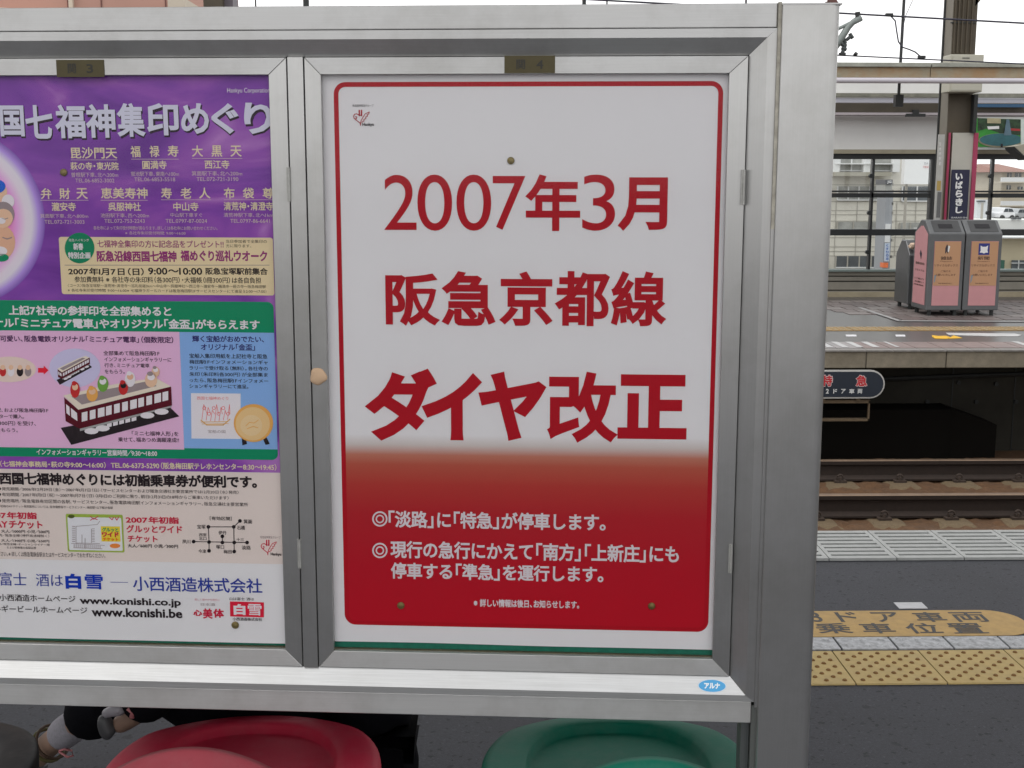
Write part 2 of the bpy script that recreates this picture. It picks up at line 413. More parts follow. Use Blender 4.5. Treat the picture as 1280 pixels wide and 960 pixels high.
for px_ in (1190, 1268):
    q = onY(px_, 500, OL + .99); mb.box(q.x - .006, OL + .994, -1.2, q.x + .006, OL + 1.001, -.3)
structure('wall_fixings', mb, M['dark_steel'])
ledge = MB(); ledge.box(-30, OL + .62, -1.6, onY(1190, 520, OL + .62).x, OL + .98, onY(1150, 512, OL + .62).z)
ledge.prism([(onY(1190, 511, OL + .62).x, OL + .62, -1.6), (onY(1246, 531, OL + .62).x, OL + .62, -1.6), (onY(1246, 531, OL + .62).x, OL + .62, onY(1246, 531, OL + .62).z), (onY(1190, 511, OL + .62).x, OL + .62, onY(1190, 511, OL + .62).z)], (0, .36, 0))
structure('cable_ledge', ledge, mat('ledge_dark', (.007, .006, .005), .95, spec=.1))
mb = MB(); pA = onY(1100, 474, OL + .9); pB = onY(1290, 467, OL + .9)
mb.tube([(-10, OL + .9, pA.z - .1), (pA.x, OL + .9, pA.z), (pB.x, OL + .9, pB.z), (pB.x + 10, OL + .9, pB.z)], .025, 8)
tag(mb.build('cable_pipe', M['dark_steel']), 'black pipe running under the opposite platform edge', 'pipe')

# painted bands and marks on the far platform
def flat_quad(pxs, z, m, name, label=None, cat=None, parent=None):
    mb = MB(); mb.prism([onZ(x, y, z) for x, y in pxs], (0, 0, .003)); o = mb.build(name, m, parent)
    if label: tag(o, label, cat)
    return o
es = thing('edge_tile_band', 'band of pale and pinkish tiles along the opposite platform edge', 'paving strip')
tw0 = onZ(1160, 437.0).y; tw1 = onZ(1160, 428.5).y
tcols = [mat('tile_pale', (.27, .25, .25), .5, noise=.15, nscale=8, grime=.5, gcol=(.15, .18, .18), gscale=3), mat('tile_pink', (.22, .165, .155), .5, noise=.2, nscale=8, grime=.5, gcol=(.12, .1, .1), gscale=3)]
tp = step / 3
wht = mat('band_white', (.44, .44, .44), .5, noise=.15, nscale=12)
for kx in range(-18, 36):
    x = jx[0] + kx * tp
    pm = tcols[0] if kx < 0 or kx in (7, 8, 9) or kx > 12 else tcols[1]
    mb = MB(); mb.box(x + .005, tw0 + .42 - .35, .004, x + tp - .005, tw1, .009); mb.build('tile', pm, es)
for px in (1020, 1038, 1056, 1075.5, 1104, 1265, 1288):
    a = onZ(px, 428.6); wd = .065 if px < 1100 or px > 1200 else .03
    mb = MB(); mb.prism([(a.x, tw0 + .1, .011), (a.x + wd, tw0 + .1, .011), (a.x + wd, tw1, .011), (a.x, tw1, .011)], (0, 0, .002)); mb.build('white_line', wht, es)
ty0 = onZ(1160, 413.8).y; ty1 = onZ(1160, 409).y
ys = thing('far_tactile_strip', 'worn ochre tactile strip across the opposite platform before the bins', 'tactile paving')
ot = mat('ochre_tile', (.30, .19, .07), .7, noise=.2, nscale=5, grime=.5, gcol=(.2, .16, .12), gscale=1.2)
dm = mat('ochre_worn_dot', (.36, .30, .2), .7)
mb = MB(); tw = ty1 - ty0; mb.box(.005, .005, 0, tw - .005, tw - .005, .006)
for i in range(5):
    for j in range(5): 
        x = tw * (i + .5) / 5; y = tw * (j + .5) / 5; mb.box(x - .014, y - .014, .006, x + .014, y + .014, .010, 1)
d0 = mb.build('tile', [ot, dm], ys)
for i in range(-12, 22):
    p = (4 + i * tw, ty0, .001)
    if i == -12: d0.location = p
    else: share(d0, 'tile', p, ys)
for (x0, x1, lb) in ((1058, 1071, 'small white paint mark on the opposite platform near the post'), (1120, 1132, 'small white paint mark on the opposite platform between post and yellow symbol')):
    flat_quad([(x0, 420.8), (x1, 420.8), (x1 - 1, 418.6), (x0 - 1, 418.6)], .002, M['paint_white'], 'paint_mark', lb, 'floor marking')
flat_quad([(1169, 423.3), (1184, 423.6), (1188, 421.7), (1182, 419.9), (1173, 420.2), (1165, 419.2), (1165, 421)], .002, mat('mark_yellow', (.7, .4, .02), .6), 'yellow_symbol', 'left of two bright yellow paint symbols on the opposite platform', 'floor marking')
flat_quad([(1185.5, 423.4), (1203, 422.8), (1192, 419.4)], .002, _mc['mark_yellow'], 'yellow_symbol', 'pointed right one of two bright yellow paint symbols on the opposite platform', 'floor marking')
flat_quad([(1186, 418.8), (1240, 420.5), (1272, 420.6), (1277, 419), (1268, 417.2), (1182, 416.2)], .002, mat('mark_grey_white', (.5, .5, .5), .5, noise=.2, nscale=6), 'painted_panel', 'long pale rounded panel painted on the opposite platform before the bins', 'floor marking')
# brick patch under the bins
bp = thing('paving_patch', 'reddish brick paving patch around the recycling bins', 'paving')
bmt = [mat('paver_a', (.135, .108, .102), .5, noise=.2, nscale=9), mat('paver_b', (.175, .15, .142), .5, noise=.2, nscale=9), mat('paver_c', (.11, .088, .085), .5, noise=.2, nscale=9)]
Y0 = onZ(1160, 400.5).y; Y1 = OW - .3
yy = Y0; row = 0
pc0 = [MB().box(.01, .01, 0, .29, .29, .005).build('paver', m, bp) for m in bmt]
usedp = set()
while yy < Y0 + 2.4:
    frac = (yy - Y0) / (Y1 - Y0)
    x = onZ(1128, 400.5).x + (yy - Y0) * -.75 + row % 2 * .15
    while x < 8.6:
        k = random.choice((0, 0, 1, 2))
        if k not in usedp: pc0[k].location = (x, yy, .001); usedp.add(k)
        else: share(pc0[k], 'paver', (x, yy, .001), bp)
        x += .3
    yy += .3; row += 1
flat_quad([(1123, 401.5), (1290, 402.4), (1290, 401.4), (1124, 400.6)], .008, mat('dim_line', (.3, .3, .3), .6), 'white_line', parent=bp)
flat_quad([(1072, 384.6), (1076, 384.3), (1127, 400.9), (1122, 401.4)], .008, mat('dim_line', (.3, .3, .3), .6), 'white_line', parent=bp)

# ---- back wall of the opposite platform with windows
def yz(y, Yd=None, x=1160): return onY(x, y, Yd or OW).z
wl = thing('platform_back_wall', 'grey wall with black framed windows behind the opposite platform', 'wall', (0, 0, 0))
XL, XR = -4.0, 14.0
wallm = mat('wall_grey_beige', (.23, .215, .18), .8, noise=.12, nscale=3, grime=.3, gcol=(.14, .13, .11), gscale=2)
zs = [yz(v) for v in (371, 363.5, 362, 352.5, 350.8, 346, 344.5, 339.5)]
for i in range(0, 8, 2):
    MB().box(XL, OW, zs[i], XR, OW + .12, zs[i + 1]).build('wall_panel', wallm, wl)
MB().box(XL, OW + .03, 0, XR, OW + .1, zs[-1]).build('backing', mat('wall_joint', (.05, .047, .04), .9), wl)
MB().box(XL, OW - .02, yz(372) - .02, XR, OW - .003, yz(364.8)).build('skirting', mat('skirt', (.3, .26, .18), .8, noise=.2, nscale=4), wl)
frm = mat('window_frame_black', (.014, .016, .017), .45)
sil = mat('sill_green_grey', (.16, .2, .19), .5)
MB().box(XL, OW - .05, yz(339.4), XR, OW + .12, yz(336.6)).build('window_sill', sil, wl, bevel=.004)
for (a, b, d) in ((199, 192.5, .05), (240.5, 238.2, .04), (247, 241.6, .03), (294.2, 286.5, .05)):
    MB().box(XL, OW - d, yz(a), XR, OW + .08, yz(b)).build('window_rail', frm, wl)
xthick = onY(1164.5, 240, OW).x; xthin = onY(1090, 240, OW).x; md = (xthick - xthin) * 2
gm = bpy.data.materials.new('window_glass'); gm.use_nodes = True
_t = gm.node_tree; _N = _t.nodes; _N.remove(_N['Principled BSDF'])
_tr = _N.new('ShaderNodeBsdfTransparent'); _tr.inputs[0].default_value = (.93, .95, .95, 1); _gl = _N.new('ShaderNodeBsdfGlossy'); _gl.inputs['Roughness'].default_value = .02
_mx = _N.new('ShaderNodeMixShader'); _fr = _N.new('ShaderNodeFresnel'); _fr.inputs[0].default_value = 1.4
_t.links.new(_fr.outputs[0], _mx.inputs[0]); _t.links.new(_tr.outputs[0], _mx.inputs[1]); _t.links.new(_gl.outputs[0], _mx.inputs[2]); _t.links.new(_mx.outputs[0], _N['Material Output'].inputs[0])
zlo, zhi = yz(337), yz(198)
k = -3
while xthick + k * md < XR:
    xt = xthick + k * md; xn = xt - md / 2
    if xt - md > XL:
        MB().box(xt - .028, OW - .045, zlo, xt + .028, OW + .07, zhi).build('mullion', frm, wl)
        mb = MB(); mb.box(xn - .014, OW - .03, zlo, xn + .014, OW + .06, zhi)
        for v in (220, 266, 315): mb.tube([(xn - .03, OW - .035, yz(v)), (xn - .03, OW + .01, yz(v))], .03, 8)
        mb.build('mullion', frm, wl)
        for (a, b) in ((238, 199), (286.5, 247), (336.7, 294.4)):
            for (xa, xb) in ((xt - md + .03, xn - .015), (xn + .015, xt - .03)):
                MB().box(xa, OW + .02, yz(a), xb, OW + .024, yz(b)).build('pane', gm, wl)
    k += 1
# panels above the windows
pw = mat('upper_panel_white', (.78, .78, .77), .4, noise=.06, nscale=1.2, grime=.2, gcol=(.6, .6, .58), gscale=1)
MB().box(XL, OW - .02, yz(187), XR, OW + .1, yz(144.5)).build('upper_panel', pw, wl)
MB().box(XL, OW - .10, yz(192.4), XR, OW + .1, yz(187.2)).build('window_head', mat('head_beige', (.33, .3, .22), .6, noise=.15, nscale=5), wl)
MB().box(XL, OW - .30, yz(140.5, OW - .3), XR, OW - .05, yz(129, OW - .3)).build('duct', mat('duct_brown', (.055, .045, .03), .6, noise=.3, nscale=3, grime=.5, gcol=(.05, .045, .035), gscale=2), wl)
MB().box(XL, OW - .34, yz(144, OW - .3), XR, OW - .05, yz(141, OW - .3)).build('duct_lip', mat('lip_grey', (.42, .38, .4), .5), wl)
MB().box(XL, OW - .12, yz(128.5, OW - .1), XR, OW - .02, yz(122.5, OW - .1)).build('light_strip', mat('strip_lilac', (.55, .55, .62), .5), wl)
MB().box(XL, OW - .15, yz(121.7, OW - .1), XR, OW - .02, yz(117, OW - .1)).build('upper_rail', mat('rail_grime', (.22, .22, .18), .7, noise=.4, nscale=6), wl)
MB().box(XL, OW + .0, yz(116.5), XR, OW + .1, yz(96)).build('upper_panel', pw, wl)
for x in (1145,): 
    mb = MB(); q = onY(x, 142, OW - .36); mb.box(q.x - .13, q.y, q.z - .04, q.x + .13, q.y + .05, q.z); mb.box(q.x - .04, q.y, q.z, q.x + .04, q.y + .05, q.z + .05); mb.build('pipe_clamp', M['dark_steel'], wl)
# front beam and lamp tube over the far platform edge
BY = OL + .9
bt = thing('overhead_beam', 'long weathered beam with rust stains above the opposite platform', 'beam')
rust = mat('stained_beam', (.30, .285, .21), .7, noise=.2, nscale=3, grime=1, gcol=(.34, .15, .035), gscale=.9, stretch=(1, 1, 4))
a, b, c = yz(97, BY), yz(84, BY), yz(78.6, BY)
sl = (onY(1280, 84, BY).z - onY(1045, 76.5, BY).z)
nb_ = 3.05
xb = onY(1163, 90, BY).x
for i in range(-3, 5):
    MB().box(xb + i * nb_ + .004, BY, a, xb + (i + 1) * nb_ - .004, BY + .22, b).build('beam_web', rust, bt)
    MB().box(xb + i * nb_ + .006, BY - .03, b, xb + (i + 1) * nb_ - .006, BY + .26, c).build('beam_flange', mat('flange_grey', (.3, .31, .27), .7, noise=.3, nscale=6), bt, bevel=.004)
q = yz(101, BY)
MB().tube([(xb - 9, BY - .02, q), (xb + 12, BY - .02, q)], .028, 10).build('conduit', mat('conduit_grey', (.52, .5, .55), .4), bt, smooth=True)
# drop rod
rd = onY(1126.5, 50, BY + .4); r2_ = onY(1123, 126, BY + .4)
tag(MB().tube([(rd.x + .02, rd.y, 5.2), (r2_.x, r2_.y, r2_.z + .05)], .016, 8).box(r2_.x - .04, r2_.y - .04, r2_.z - .06, r2_.x + .04, r2_.y + .04, r2_.z + .06).build('hanger_rod', M['dark_steel']), 'dark hanging rod with a small box at its foot before the far wall', 'rod')

# ---- pillar with station name
PY = 14.9 + .75
pl = thing('station_pillar', 'tall brown steel pillar rising behind the two pink bins', 'pillar')
def px_box(x0, y0, x1, y1, Yd, dep, name, m, parent, bevel=0, zb=None):
    a = onY(x0, (y0 + y1) / 2, Yd).x; b = onY(x1, (y0 + y1) / 2, Yd).x
    z1 = onY((x0 + x1) / 2, y0, Yd).z; z0 = onY((x0 + x1) / 2, y1, Yd).z if zb is None else zb
    return MB().box(a, Yd, z0, b, Yd + dep, z1).build(name, m, parent, bevel=bevel)
brn = mat('pillar_brown', (.07, .055, .034), .6, noise=.15, nscale=5, grime=.3, gcol=(.06, .05, .04), gscale=2)
grb = mat('pillar_side', (.19, .175, .145), .7, noise=.1, nscale=5)
px_box(1190, -60, 1219.5, 170, PY, .25, 'column', brn, pl, zb=0)
_a = onY(1190, 60, PY)
MB().box(_a.x - .012, PY + .004, 0, _a.x - .0005, PY + .245, 5.2).build('web', grb, pl); MB().box(_a.x - .03, PY + .246, 0, _a.x + .28, PY + .28, 5.2).build('flange', M['dark_steel'], pl)
for x in (1194.5, 1199, 1204, 1210, 1216):
    px_box(x, -60, x + 1.6, 66, PY - .02, .03, 'rib', brn, pl)
px_box(1189, 27.5, 1220, 29, PY - .01, .03, 'band', M['dark_steel'], pl)
# bracket flare at the top
mb = MB(); a = onY(1219, 8, PY); b = onY(1226, 0, PY); c_ = onY(1240, -16, PY)
mb.prism([(a.x, PY, a.z), (b.x, PY, b.z), (c_.x, PY, c_.z), (c_.x, PY, c_.z + .3), (a.x, PY, c_.z + .3)], (0, .2, 0)); mb.build('bracket', brn, pl)
# white cladding with magenta stripes
px_box(1187, 166, 1218.5, 320, PY - .03, .02, 'cladding', mat('clad_grey', (.46, .45, .4), .5, noise=.05, nscale=5), pl, zb=0)
mag = mat('magenta_stripe', (.36, .04, .1), .5)
_b = onY(1187, 200, PY - .03); MB().box(_b.x - .02, PY - .03, 0, _b.x - .0005, PY + .2, onY(1187, 166, PY).z).build('stripe', mag, pl)
px_box(1213.5, 166, 1218.8, 320, PY - .05, .02, 'stripe', mag, pl, zb=0)
px_box(1217, 118, 1221.5, 166, PY - .1, .1, 'bracket', M['dark_steel'], pl)
bx = thing('junction_box', 'beige electrical cabinet mounted high on the brown pillar', 'electrical box')
px_box(1187, 68, 1229, 115, PY - .28, .26, 'cabinet', mat('cabinet_beige', (.42, .41, .34), .5, noise=.05, nscale=4), bx, bevel=.01)
px_box(1190.5, 70.5, 1227.5, 113, PY - .287, .008, 'door', mat('cabinet_door', (.45, .44, .37), .5, noise=.05, nscale=4), bx)
px_box(1203, 72, 1212, 73, PY - .291, .003, 'name_plate', M['dark_steel'], bx)
nm = thing('name_sign', 'navy vertical station name sign reading いばらきし on the pillar', 'sign')
px_box(1188.5, 212, 1210.5, 274, PY - .075, .02, 'board', mat('navy', (.012, .013, .045), .4), nm)
sw = mat('sign_white', (.75, .75, .75), .5)
def wtext(parent, s, x0, y0, x1, y1, Yd, m, bold=.03, name='lettering'):
    a = onY(x0, (y0 + y1) / 2, Yd); b = onY(x1, (y0 + y1) / 2, Yd); zt = onY((x0 + x1) / 2, y0, Yd).z; zb = onY((x0 + x1) / 2, y1, Yd).z
    mb = MB(); text_mb(mb, s, (a.x, Yd, zb), (1, 0, 0), (0, 0, 1), b.x - a.x, zt - zb, bold)
    return mb.build(name, m, parent, fix=False)
ty = 190; 
for ch, y0, y1 in (('い', 126, 165), ('ば', 172, 218), ('ら', 224, 268), ('き', 274, 318), ('し', 324, 362)):
    wtext(nm, ch, 1010 + 872 / 4.73, 190 + y0 / 4.73, 1010 + 915 / 4.73, 190 + y1 / 4.73, PY - .077, sw, .05)
wtext(nm, 'IBARAKI-SHI', 1189, 271, 1209, 273, PY - .077, sw, 0)
sg = thing('side_sign', 'narrow pale vertical sign fixed to the left edge of the pillar', 'sign')
px_box(1170.5, 168, 1178, 285, PY - .35, .03, 'board', mat('side_sign_grey', (.4, .4, .38), .5, noise=.1, nscale=12), sg, zb=.9)
for i, yv in enumerate((178, 184, 190, 196, 202)): wtext(sg, '茨木市駅前'[i], 1173.5, yv, 1176.5, yv + 4.5, PY - .352, mat('side_text', (.75, .75, .75), .5), 0)
px_box(1171.2, 226, 1176, 238, PY - .354, .003, 'patch', mat('patch_ochre', (.4, .28, .08), .5), sg)
px_box(1171.2, 240, 1176, 272, PY - .354, .003, 'patch', mat('patch_grey', (.12, .12, .12), .5), sg)

# ---- advertising board with a fountain
ad = thing('advertising_board', 'advertising picture of a park fountain and lawn on the far wall', 'billboard')
AY = OW - .38
px_box(1221.5, 146.5, 1281, 187, AY + .01, .06, 'board', mat('ad_back', (.5, .52, .5), .5), ad)
def adpoly(pts, m, k, name):
    mb = MB(); mb.prism([onY(1010 + x / 4.73, y / 4.73, AY - k * .003) for x, y in pts], (0, .002, 0)); return mb.build(name, m, ad)
adpoly([(1000, 698), (1258, 706), (1258, 872), (985, 868)], mat('ad_green', (.03, .26, .03), .6, noise=.3, nscale=4), 0, 'picture_lawn')
adpoly([(1005, 698), (1258, 706), (1258, 800), (1140, 790), (1060, 760), (1003, 775)], mat('ad_trees', (.02, .05, .02), .6, noise=.95, nscale=16), 1, 'picture_trees')
adpoly([(1060, 698), (1140, 700), (1140, 730), (1060, 728)], mat('ad_building', (.4, .36, .22), .6, noise=.2, nscale=9), 2, 'picture_building')
adpoly([(1060, 748), (1130, 745), (1130, 762), (1065, 765)], sw, 2, 'picture_cars')
adpoly([(1190, 758), (1255, 762), (1255, 775), (1200, 772)], mat('ad_red', (.35, .03, .03), .6), 2, 'picture_cars')
adpoly([(1140 + 132 * math.cos(t * PI / 14) if 1140 + 132 * math.cos(t * PI / 14) < 1258 else 1258, 830 + 42 * math.sin(t * PI / 14)) for t in range(28)], mat('ad_rim', (.24, .22, .15), .6), 3, 'picture_basin')
adpoly([(1142 + 126 * math.cos(t * PI / 14) if 1142 + 126 * math.cos(t * PI / 14) < 1258 else 1258, 826 + 37 * math.sin(t * PI / 14)) for t in range(28)], mat('ad_water', (.025, .12, .14), .5, noise=.3, nscale=7), 4, 'picture_water')
adpoly([(1174, 706), (1190, 706), (1204, 800), (1158, 800)], mat('ad_spray', (.10, .17, .22), .6, noise=.3, nscale=7), 5, 'picture_spray')
adpoly([(1140, 850), (1152, 850), (1152, 872), (1140, 872)], M['gap'], 6, 'picture_figure')
adpoly([(1258, 706), (1278, 706), (1278, 874), (1258, 872)], mat('ad_white', (.6, .68, .63), .6), 1, 'picture_margin')
px_box(1222, 130, 1281, 134, AY, .05, 'header_strip', mat('ad_blue', (.03, .1, .2), .5), ad)
sp = thing('platform_speaker', 'small beige angled fitting with dark underside hanging by the far windows', 'speaker')
mb = MB(); Yp = OW - 1.2
mb.prism([onY(1268, 183, Yp), onY(1282, 180, Yp), onY(1290, 190, Yp), onY(1282, 196, Yp)], (0, .3, 0)); mb.build('housing', mat('fitting_beige', (.35, .33, .26), .6), sp)
mb = MB(); mb.prism([onY(1268, 184, Yp - .01), onY(1282, 196, Yp - .01), onY(1285, 200, Yp - .01), onY(1270, 188, Yp - .01)], (0, .3, 0)); mb.build('grille', M['dark_steel'], sp)
MB().tube([onY(1286, 186, Yp + .15), onY(1286, 120, Yp + .15) + Vector((0, 0, 1.2))], .02, 8).build('hanger', M['dark_steel'], sp)

# ---- recycling bins
steel = mat('bin_steel', (.12, .125, .13), .5, .3, noise=.1, nscale=10)
steel_d = mat('bin_dark', (.045, .046, .048), .5, .2, noise=.15, nscale=10)
pink = mat('bin_pink', (.52, .25, .265), .5, noise=.05, nscale=8, grime=.2, gcol=(.4, .2, .22), gscale=5)
orange = mat('bin_label_orange', (.47, .26, .14), .5, noise=.04, nscale=8)
def make_bin(name, label, x0, yf, wd, dp, ht, sh, colour, kind):
    t = thing(name, label, 'recycling bin', (x0, yf, 0), 0, 'bins grouped at the station pillar')
    def prof(x, e=0): return [(x, e, .07), (x, dp - e, .07), (x, dp - e, sh), (x, dp * .62, ht), (x, dp * .34, ht), (x, e, sh)]
    MB().prism(prof(.0), (wd, 0, 0)).build('body', steel if colour else mat('bin_grey', (.13, .135, .14), .35, .5, noise=.12, nscale=8), t, bevel=.012)
    if colour:
        e = .045
        mb = MB(); mb.prism([(-.004, .05, .13), (-.004, dp - .05, .13), (-.004, dp - .05, sh), (-.004, dp * .55, ht - .07), (-.004, dp * .42, ht - .07), (-.004, .05, sh - .01)], (.006, 0, 0)); mb.build('side_panel', pink, t)
        MB().box(e + .02, -.004, .13, wd - e, .003, sh - .09).build('front_panel', pink, t)
        z0 = sh - .094 - .52
        MB().box(e + .024, -.007, z0, wd - e - .004, -.0041, sh - .094).build('label_sheet', orange, t)
        # slanted lid with slot
        a = Vector((0, -.0, sh)); b = Vector((0, dp * .34, ht)); n = Vector((0, -(ht - sh), dp * .34)).normalized()
        def L(x, f, k=.003): p = a.lerp(b, f) + n * k; return (x, p.y, p.z)
        MB().prism([L(.06, .12), L(wd - .04, .12), L(wd - .04, .95), L(.06, .95)], -n * .004).build('lid_panel', steel_d, t)
        MB().prism([L(.13, .38, .006), L(wd - .13, .38, .006), L(wd - .13, .68, .006), L(.13, .68, .006)], -n * .003).build('slot', M['gap'], t)
        # marks
        bk = mat('bin_black', (.012, .012, .03), .5); zc = sh - .094 - .095; cx = wd / 2
        if kind == 'magazine':
            mb = MB(); mb.poly([(cx - .02, -.0085, zc + .02), (cx, -.0085, zc + .07), (cx, -.0085, zc - .02), (cx - .02, -.0085, zc - .05)]); mb.poly([(cx + .002, -.0085, zc + .055), (cx + .03, -.0085, zc + .04), (cx + .012, -.0085, zc - .05), (cx + .002, -.0085, zc - .03)])
            mb.build('emblem', bk, t, fix=False); s1, s2 = '雑誌', 'Magazines'
            mb = MB(); mb.poly([(cx + .012, -.0087, zc + .05), (cx + .036, -.0087, zc + .04), (cx + .022, -.0087, zc - .03), (cx + .01, -.0087, zc - .02)]); mb.build('emblem_page', sw, t, fix=False)
        else:
            MB().box(cx - .065, -.0088, zc - .06, cx + .065, -.0072, zc + .075).build('emblem', mat('emblem_blue', (.02, .03, .2), .5), t)
            mb = MB(); mb.poly([(cx + x, -.0092, zc + z) for x, z in ((-.045, .05), (-.02, .035), (.02, .035), (.045, .05), (.04, -.01), (.05, -.035), (.02, -.035), (0, -.045), (-.02, -.035), (-.05, -.035), (-.04, -.01))]); mb.build('emblem_page', sw, t, fix=False)
            s1, s2 = '新聞', 'Newspapers'
        dk = mat('bin_text', (.07, .03, .02), .5)
        def T(s, zz, hh, ww, bold=.02):
            mb = MB(); text_mb(mb, s, (cx - ww / 2, -.0082, zz), (1, 0, 0), (0, 0, 1), ww, hh, bold); mb.build('lettering', dk, t, fix=False)
        T(s1, zc - .12, .042, .14, .01); T(s2, zc - .145, .014, .15, 0)
        T('リサイクルボックス', zc - .20, .03, .28, .0); T('ご協力を', zc - .265, .024, .12, 0); T('お願いいたします', zc - .31, .026, .24, 0)
        T('阪急電鉄株式会社', z0 + .02, .014, .16, 0)
        mb = MB(); mb.poly([(e + .035, -.0082, z0 + .12), (e + .06, -.0082, z0 + .13), (e + .045, -.0082, z0 + .05), (e + .03, -.0082, z0 + .03)]); mb.build('emblem_feather', mat('feather_blue', (.2, .25, .3), .5), t, fix=False)
        # side lettering
        for s, zz, hh in ((s1, sh - .38, .03), ('リサイクル', sh - .46, .025), ('ご協力', sh - .56, .022), ('お願い', sh - .6, .022), ('阪急電鉄', z0 - .02, .018)):
            mb = MB(); text_mb(mb, s, (-.0055, dp - .1, zz), (0, -1, 0), (0, 0, 1), dp - .2, hh, .02, (-1, 0, 0)); mb.build('lettering', dk, t, fix=False)
        mb = MB(); mb.poly([(-.0058, dp * .5, sh - .2), (-.0058, dp * .4, sh - .25), (-.0058, dp * .45, sh - .32), (-.0058, dp * .55, sh - .25)]); mb.build('emblem_side', bk, t, fix=False)
    for (x, y) in ((.06, .05), (wd - .06, .05), (.06, dp - .05), (wd - .06, dp - .05)):
        MB().tube([(x, y, 0), (x, y, .075)], .025, 8).build('foot', M['dark_steel'], t)
    return t
bf = onZ(1180, 395.5); BYF = bf.y
bx1 = onY(1159, 350, BYF).x; bx2 = onY(1204.8, 350, BYF).x; bx3 = onY(1250, 350, BYF).x
bht = onY(1180, 275, BYF + .2).z; bsh = onY(1180, 292, BYF).z
make_bin('recycling_bin', 'pink fronted recycling bin for magazines with pink left side panel', bx1, BYF, bx2 - bx1 - .012, .52, bht, bsh, True, 'magazine')
make_bin('recycling_bin', 'pink fronted recycling bin with blue newspaper emblem, right of the magazine bin', bx2, BYF, bx3 - bx2, .52, bht, bsh, True, 'news')
b3 = onZ(1130, 387.5); w3 = .55
make_bin('recycling_bin', 'plain grey metal bin standing behind the left pink bin', onY(1135, 350, b3.y).x, b3.y, w3, .5, onY(1135, 300, b3.y + .2).z, onY(1135, 319, b3.y).z, False, None)
mb = MB(); q = onY(1145, 308, b3.y - .1)
import mathutils
for i in range(6):
    a = i * PI / 3
me_b = bmesh.new(); bmesh.ops.create_icosphere(me_b, subdivisions=2, radius=.055)
for v in me_b.verts: v.co = v.co * random.uniform(.82, 1.12); v.co.z *= .75
me_ = bpy.data.meshes.new('crumpled_paper'); me_b.to_mesh(me_); me_b.free(); me_.materials.append(mat('crumpled', (.6, .45, .34), .8))
o = bpy.data.objects.new('crumpled_paper', me_); C.objects.link(o); o.location = (q.x, b3.y + .02, q.z - .0); tag(o, 'pale crumpled scrap poking out of the grey bin slot', 'paper')

# ---- hanging limited express sign
sgn = thing('train_stop_sign', 'rounded navy trackside sign reading 特急 2ドア車両 under the far platform', 'sign')
SY = OL - .03
def pillv(x0, z0, x1, z1, y, n=12):
    r = (z1 - z0) / 2; pts = []
    for k in range(n + 1): a = -PI / 2 + PI * k / n; pts.append((x1 - r + r * math.cos(a), y, (z0 + z1) / 2 + r * math.sin(a)))
    for k in range(n + 1): a = PI / 2 + PI * k / n; pts.append((x0 + r + r * math.cos(a), y, (z0 + z1) / 2 + r * math.sin(a)))
    return pts
sx0 = onY(1008, 480, SY).x; sx1 = onY(1106, 480, SY).x; sz1 = onY(1060, 462.8, SY).z; sz0 = onY(1060, 498, SY).z
MB().prism(pillv(sx0, sz0, sx1, sz1, SY), (0, .03, 0)).build('rim', mat('rim_white', (.5, .5, .48), .5), sgn)
MB().prism(pillv(sx0 + .014, sz0 + .014, sx1 - .014, sz1 - .014, SY - .004), (0, .01, 0)).build('board', mat('sign_navy', (.02, .028, .042), .35), sgn)
c5 = lambda x: 1000 + x / 4.571
d5 = lambda y: 380 + y / 4.571
for ch, x0, x1 in (('特', 122, 188), ('急', 317, 387)):
    wtext(sgn, ch, c5(x0), d5(404), c5(x1), d5(473), SY - .0055, mat('sign_halo', (.62, .5, .5), .5), .07)
    wtext(sgn, ch, c5(x0 + 4), d5(408), c5(x1 - 4), d5(469), SY - .0072, mat('sign_red', (.5, .02, .03), .5), .03)
for ch, x0, x1 in (('2', 148, 165), ('ド', 190, 212), ('ア', 235, 261), ('車', 281, 311), ('両', 329, 356)):
    wtext(sgn, ch, c5(x0), d5(485), c5(x1), d5(512), SY - .0055, mat('sign_letter', (.6, .62, .62), .5), .03)
fb = mat('bracket_brown', (.12, .085, .05), .8, noise=.2, nscale=20)
mb = MB(); fx0 = onY(1012, 500, SY + .05).x; fx1 = onY(1087, 500, SY + .05).x; fz1 = onY(1060, 501, SY + .05).z; fz0 = onY(1060, 526, SY + .05).z
mb.box(fx0, SY + .03, fz1 - .02, fx1, SY + .1, fz1 + .01); mb.box(fx0, SY + .03, fz0, fx1, SY + .1, fz0 + .02); mb.box(fx1 - .015, SY + .03, fz0, fx1, SY + .06, fz1); mb.box(fx0, SY + .03, fz0, fx0 + .015, SY + .06, fz1)
mb.box(fx0 + .1, SY + .02, fz1, fx0 + .14, SY + .05, sz0 + .02); mb.box(fx1 - .14, SY + .02, fz1, fx1 - .1, SY + .05, sz0 + .02)
mb.build('bracket', fb, sgn)

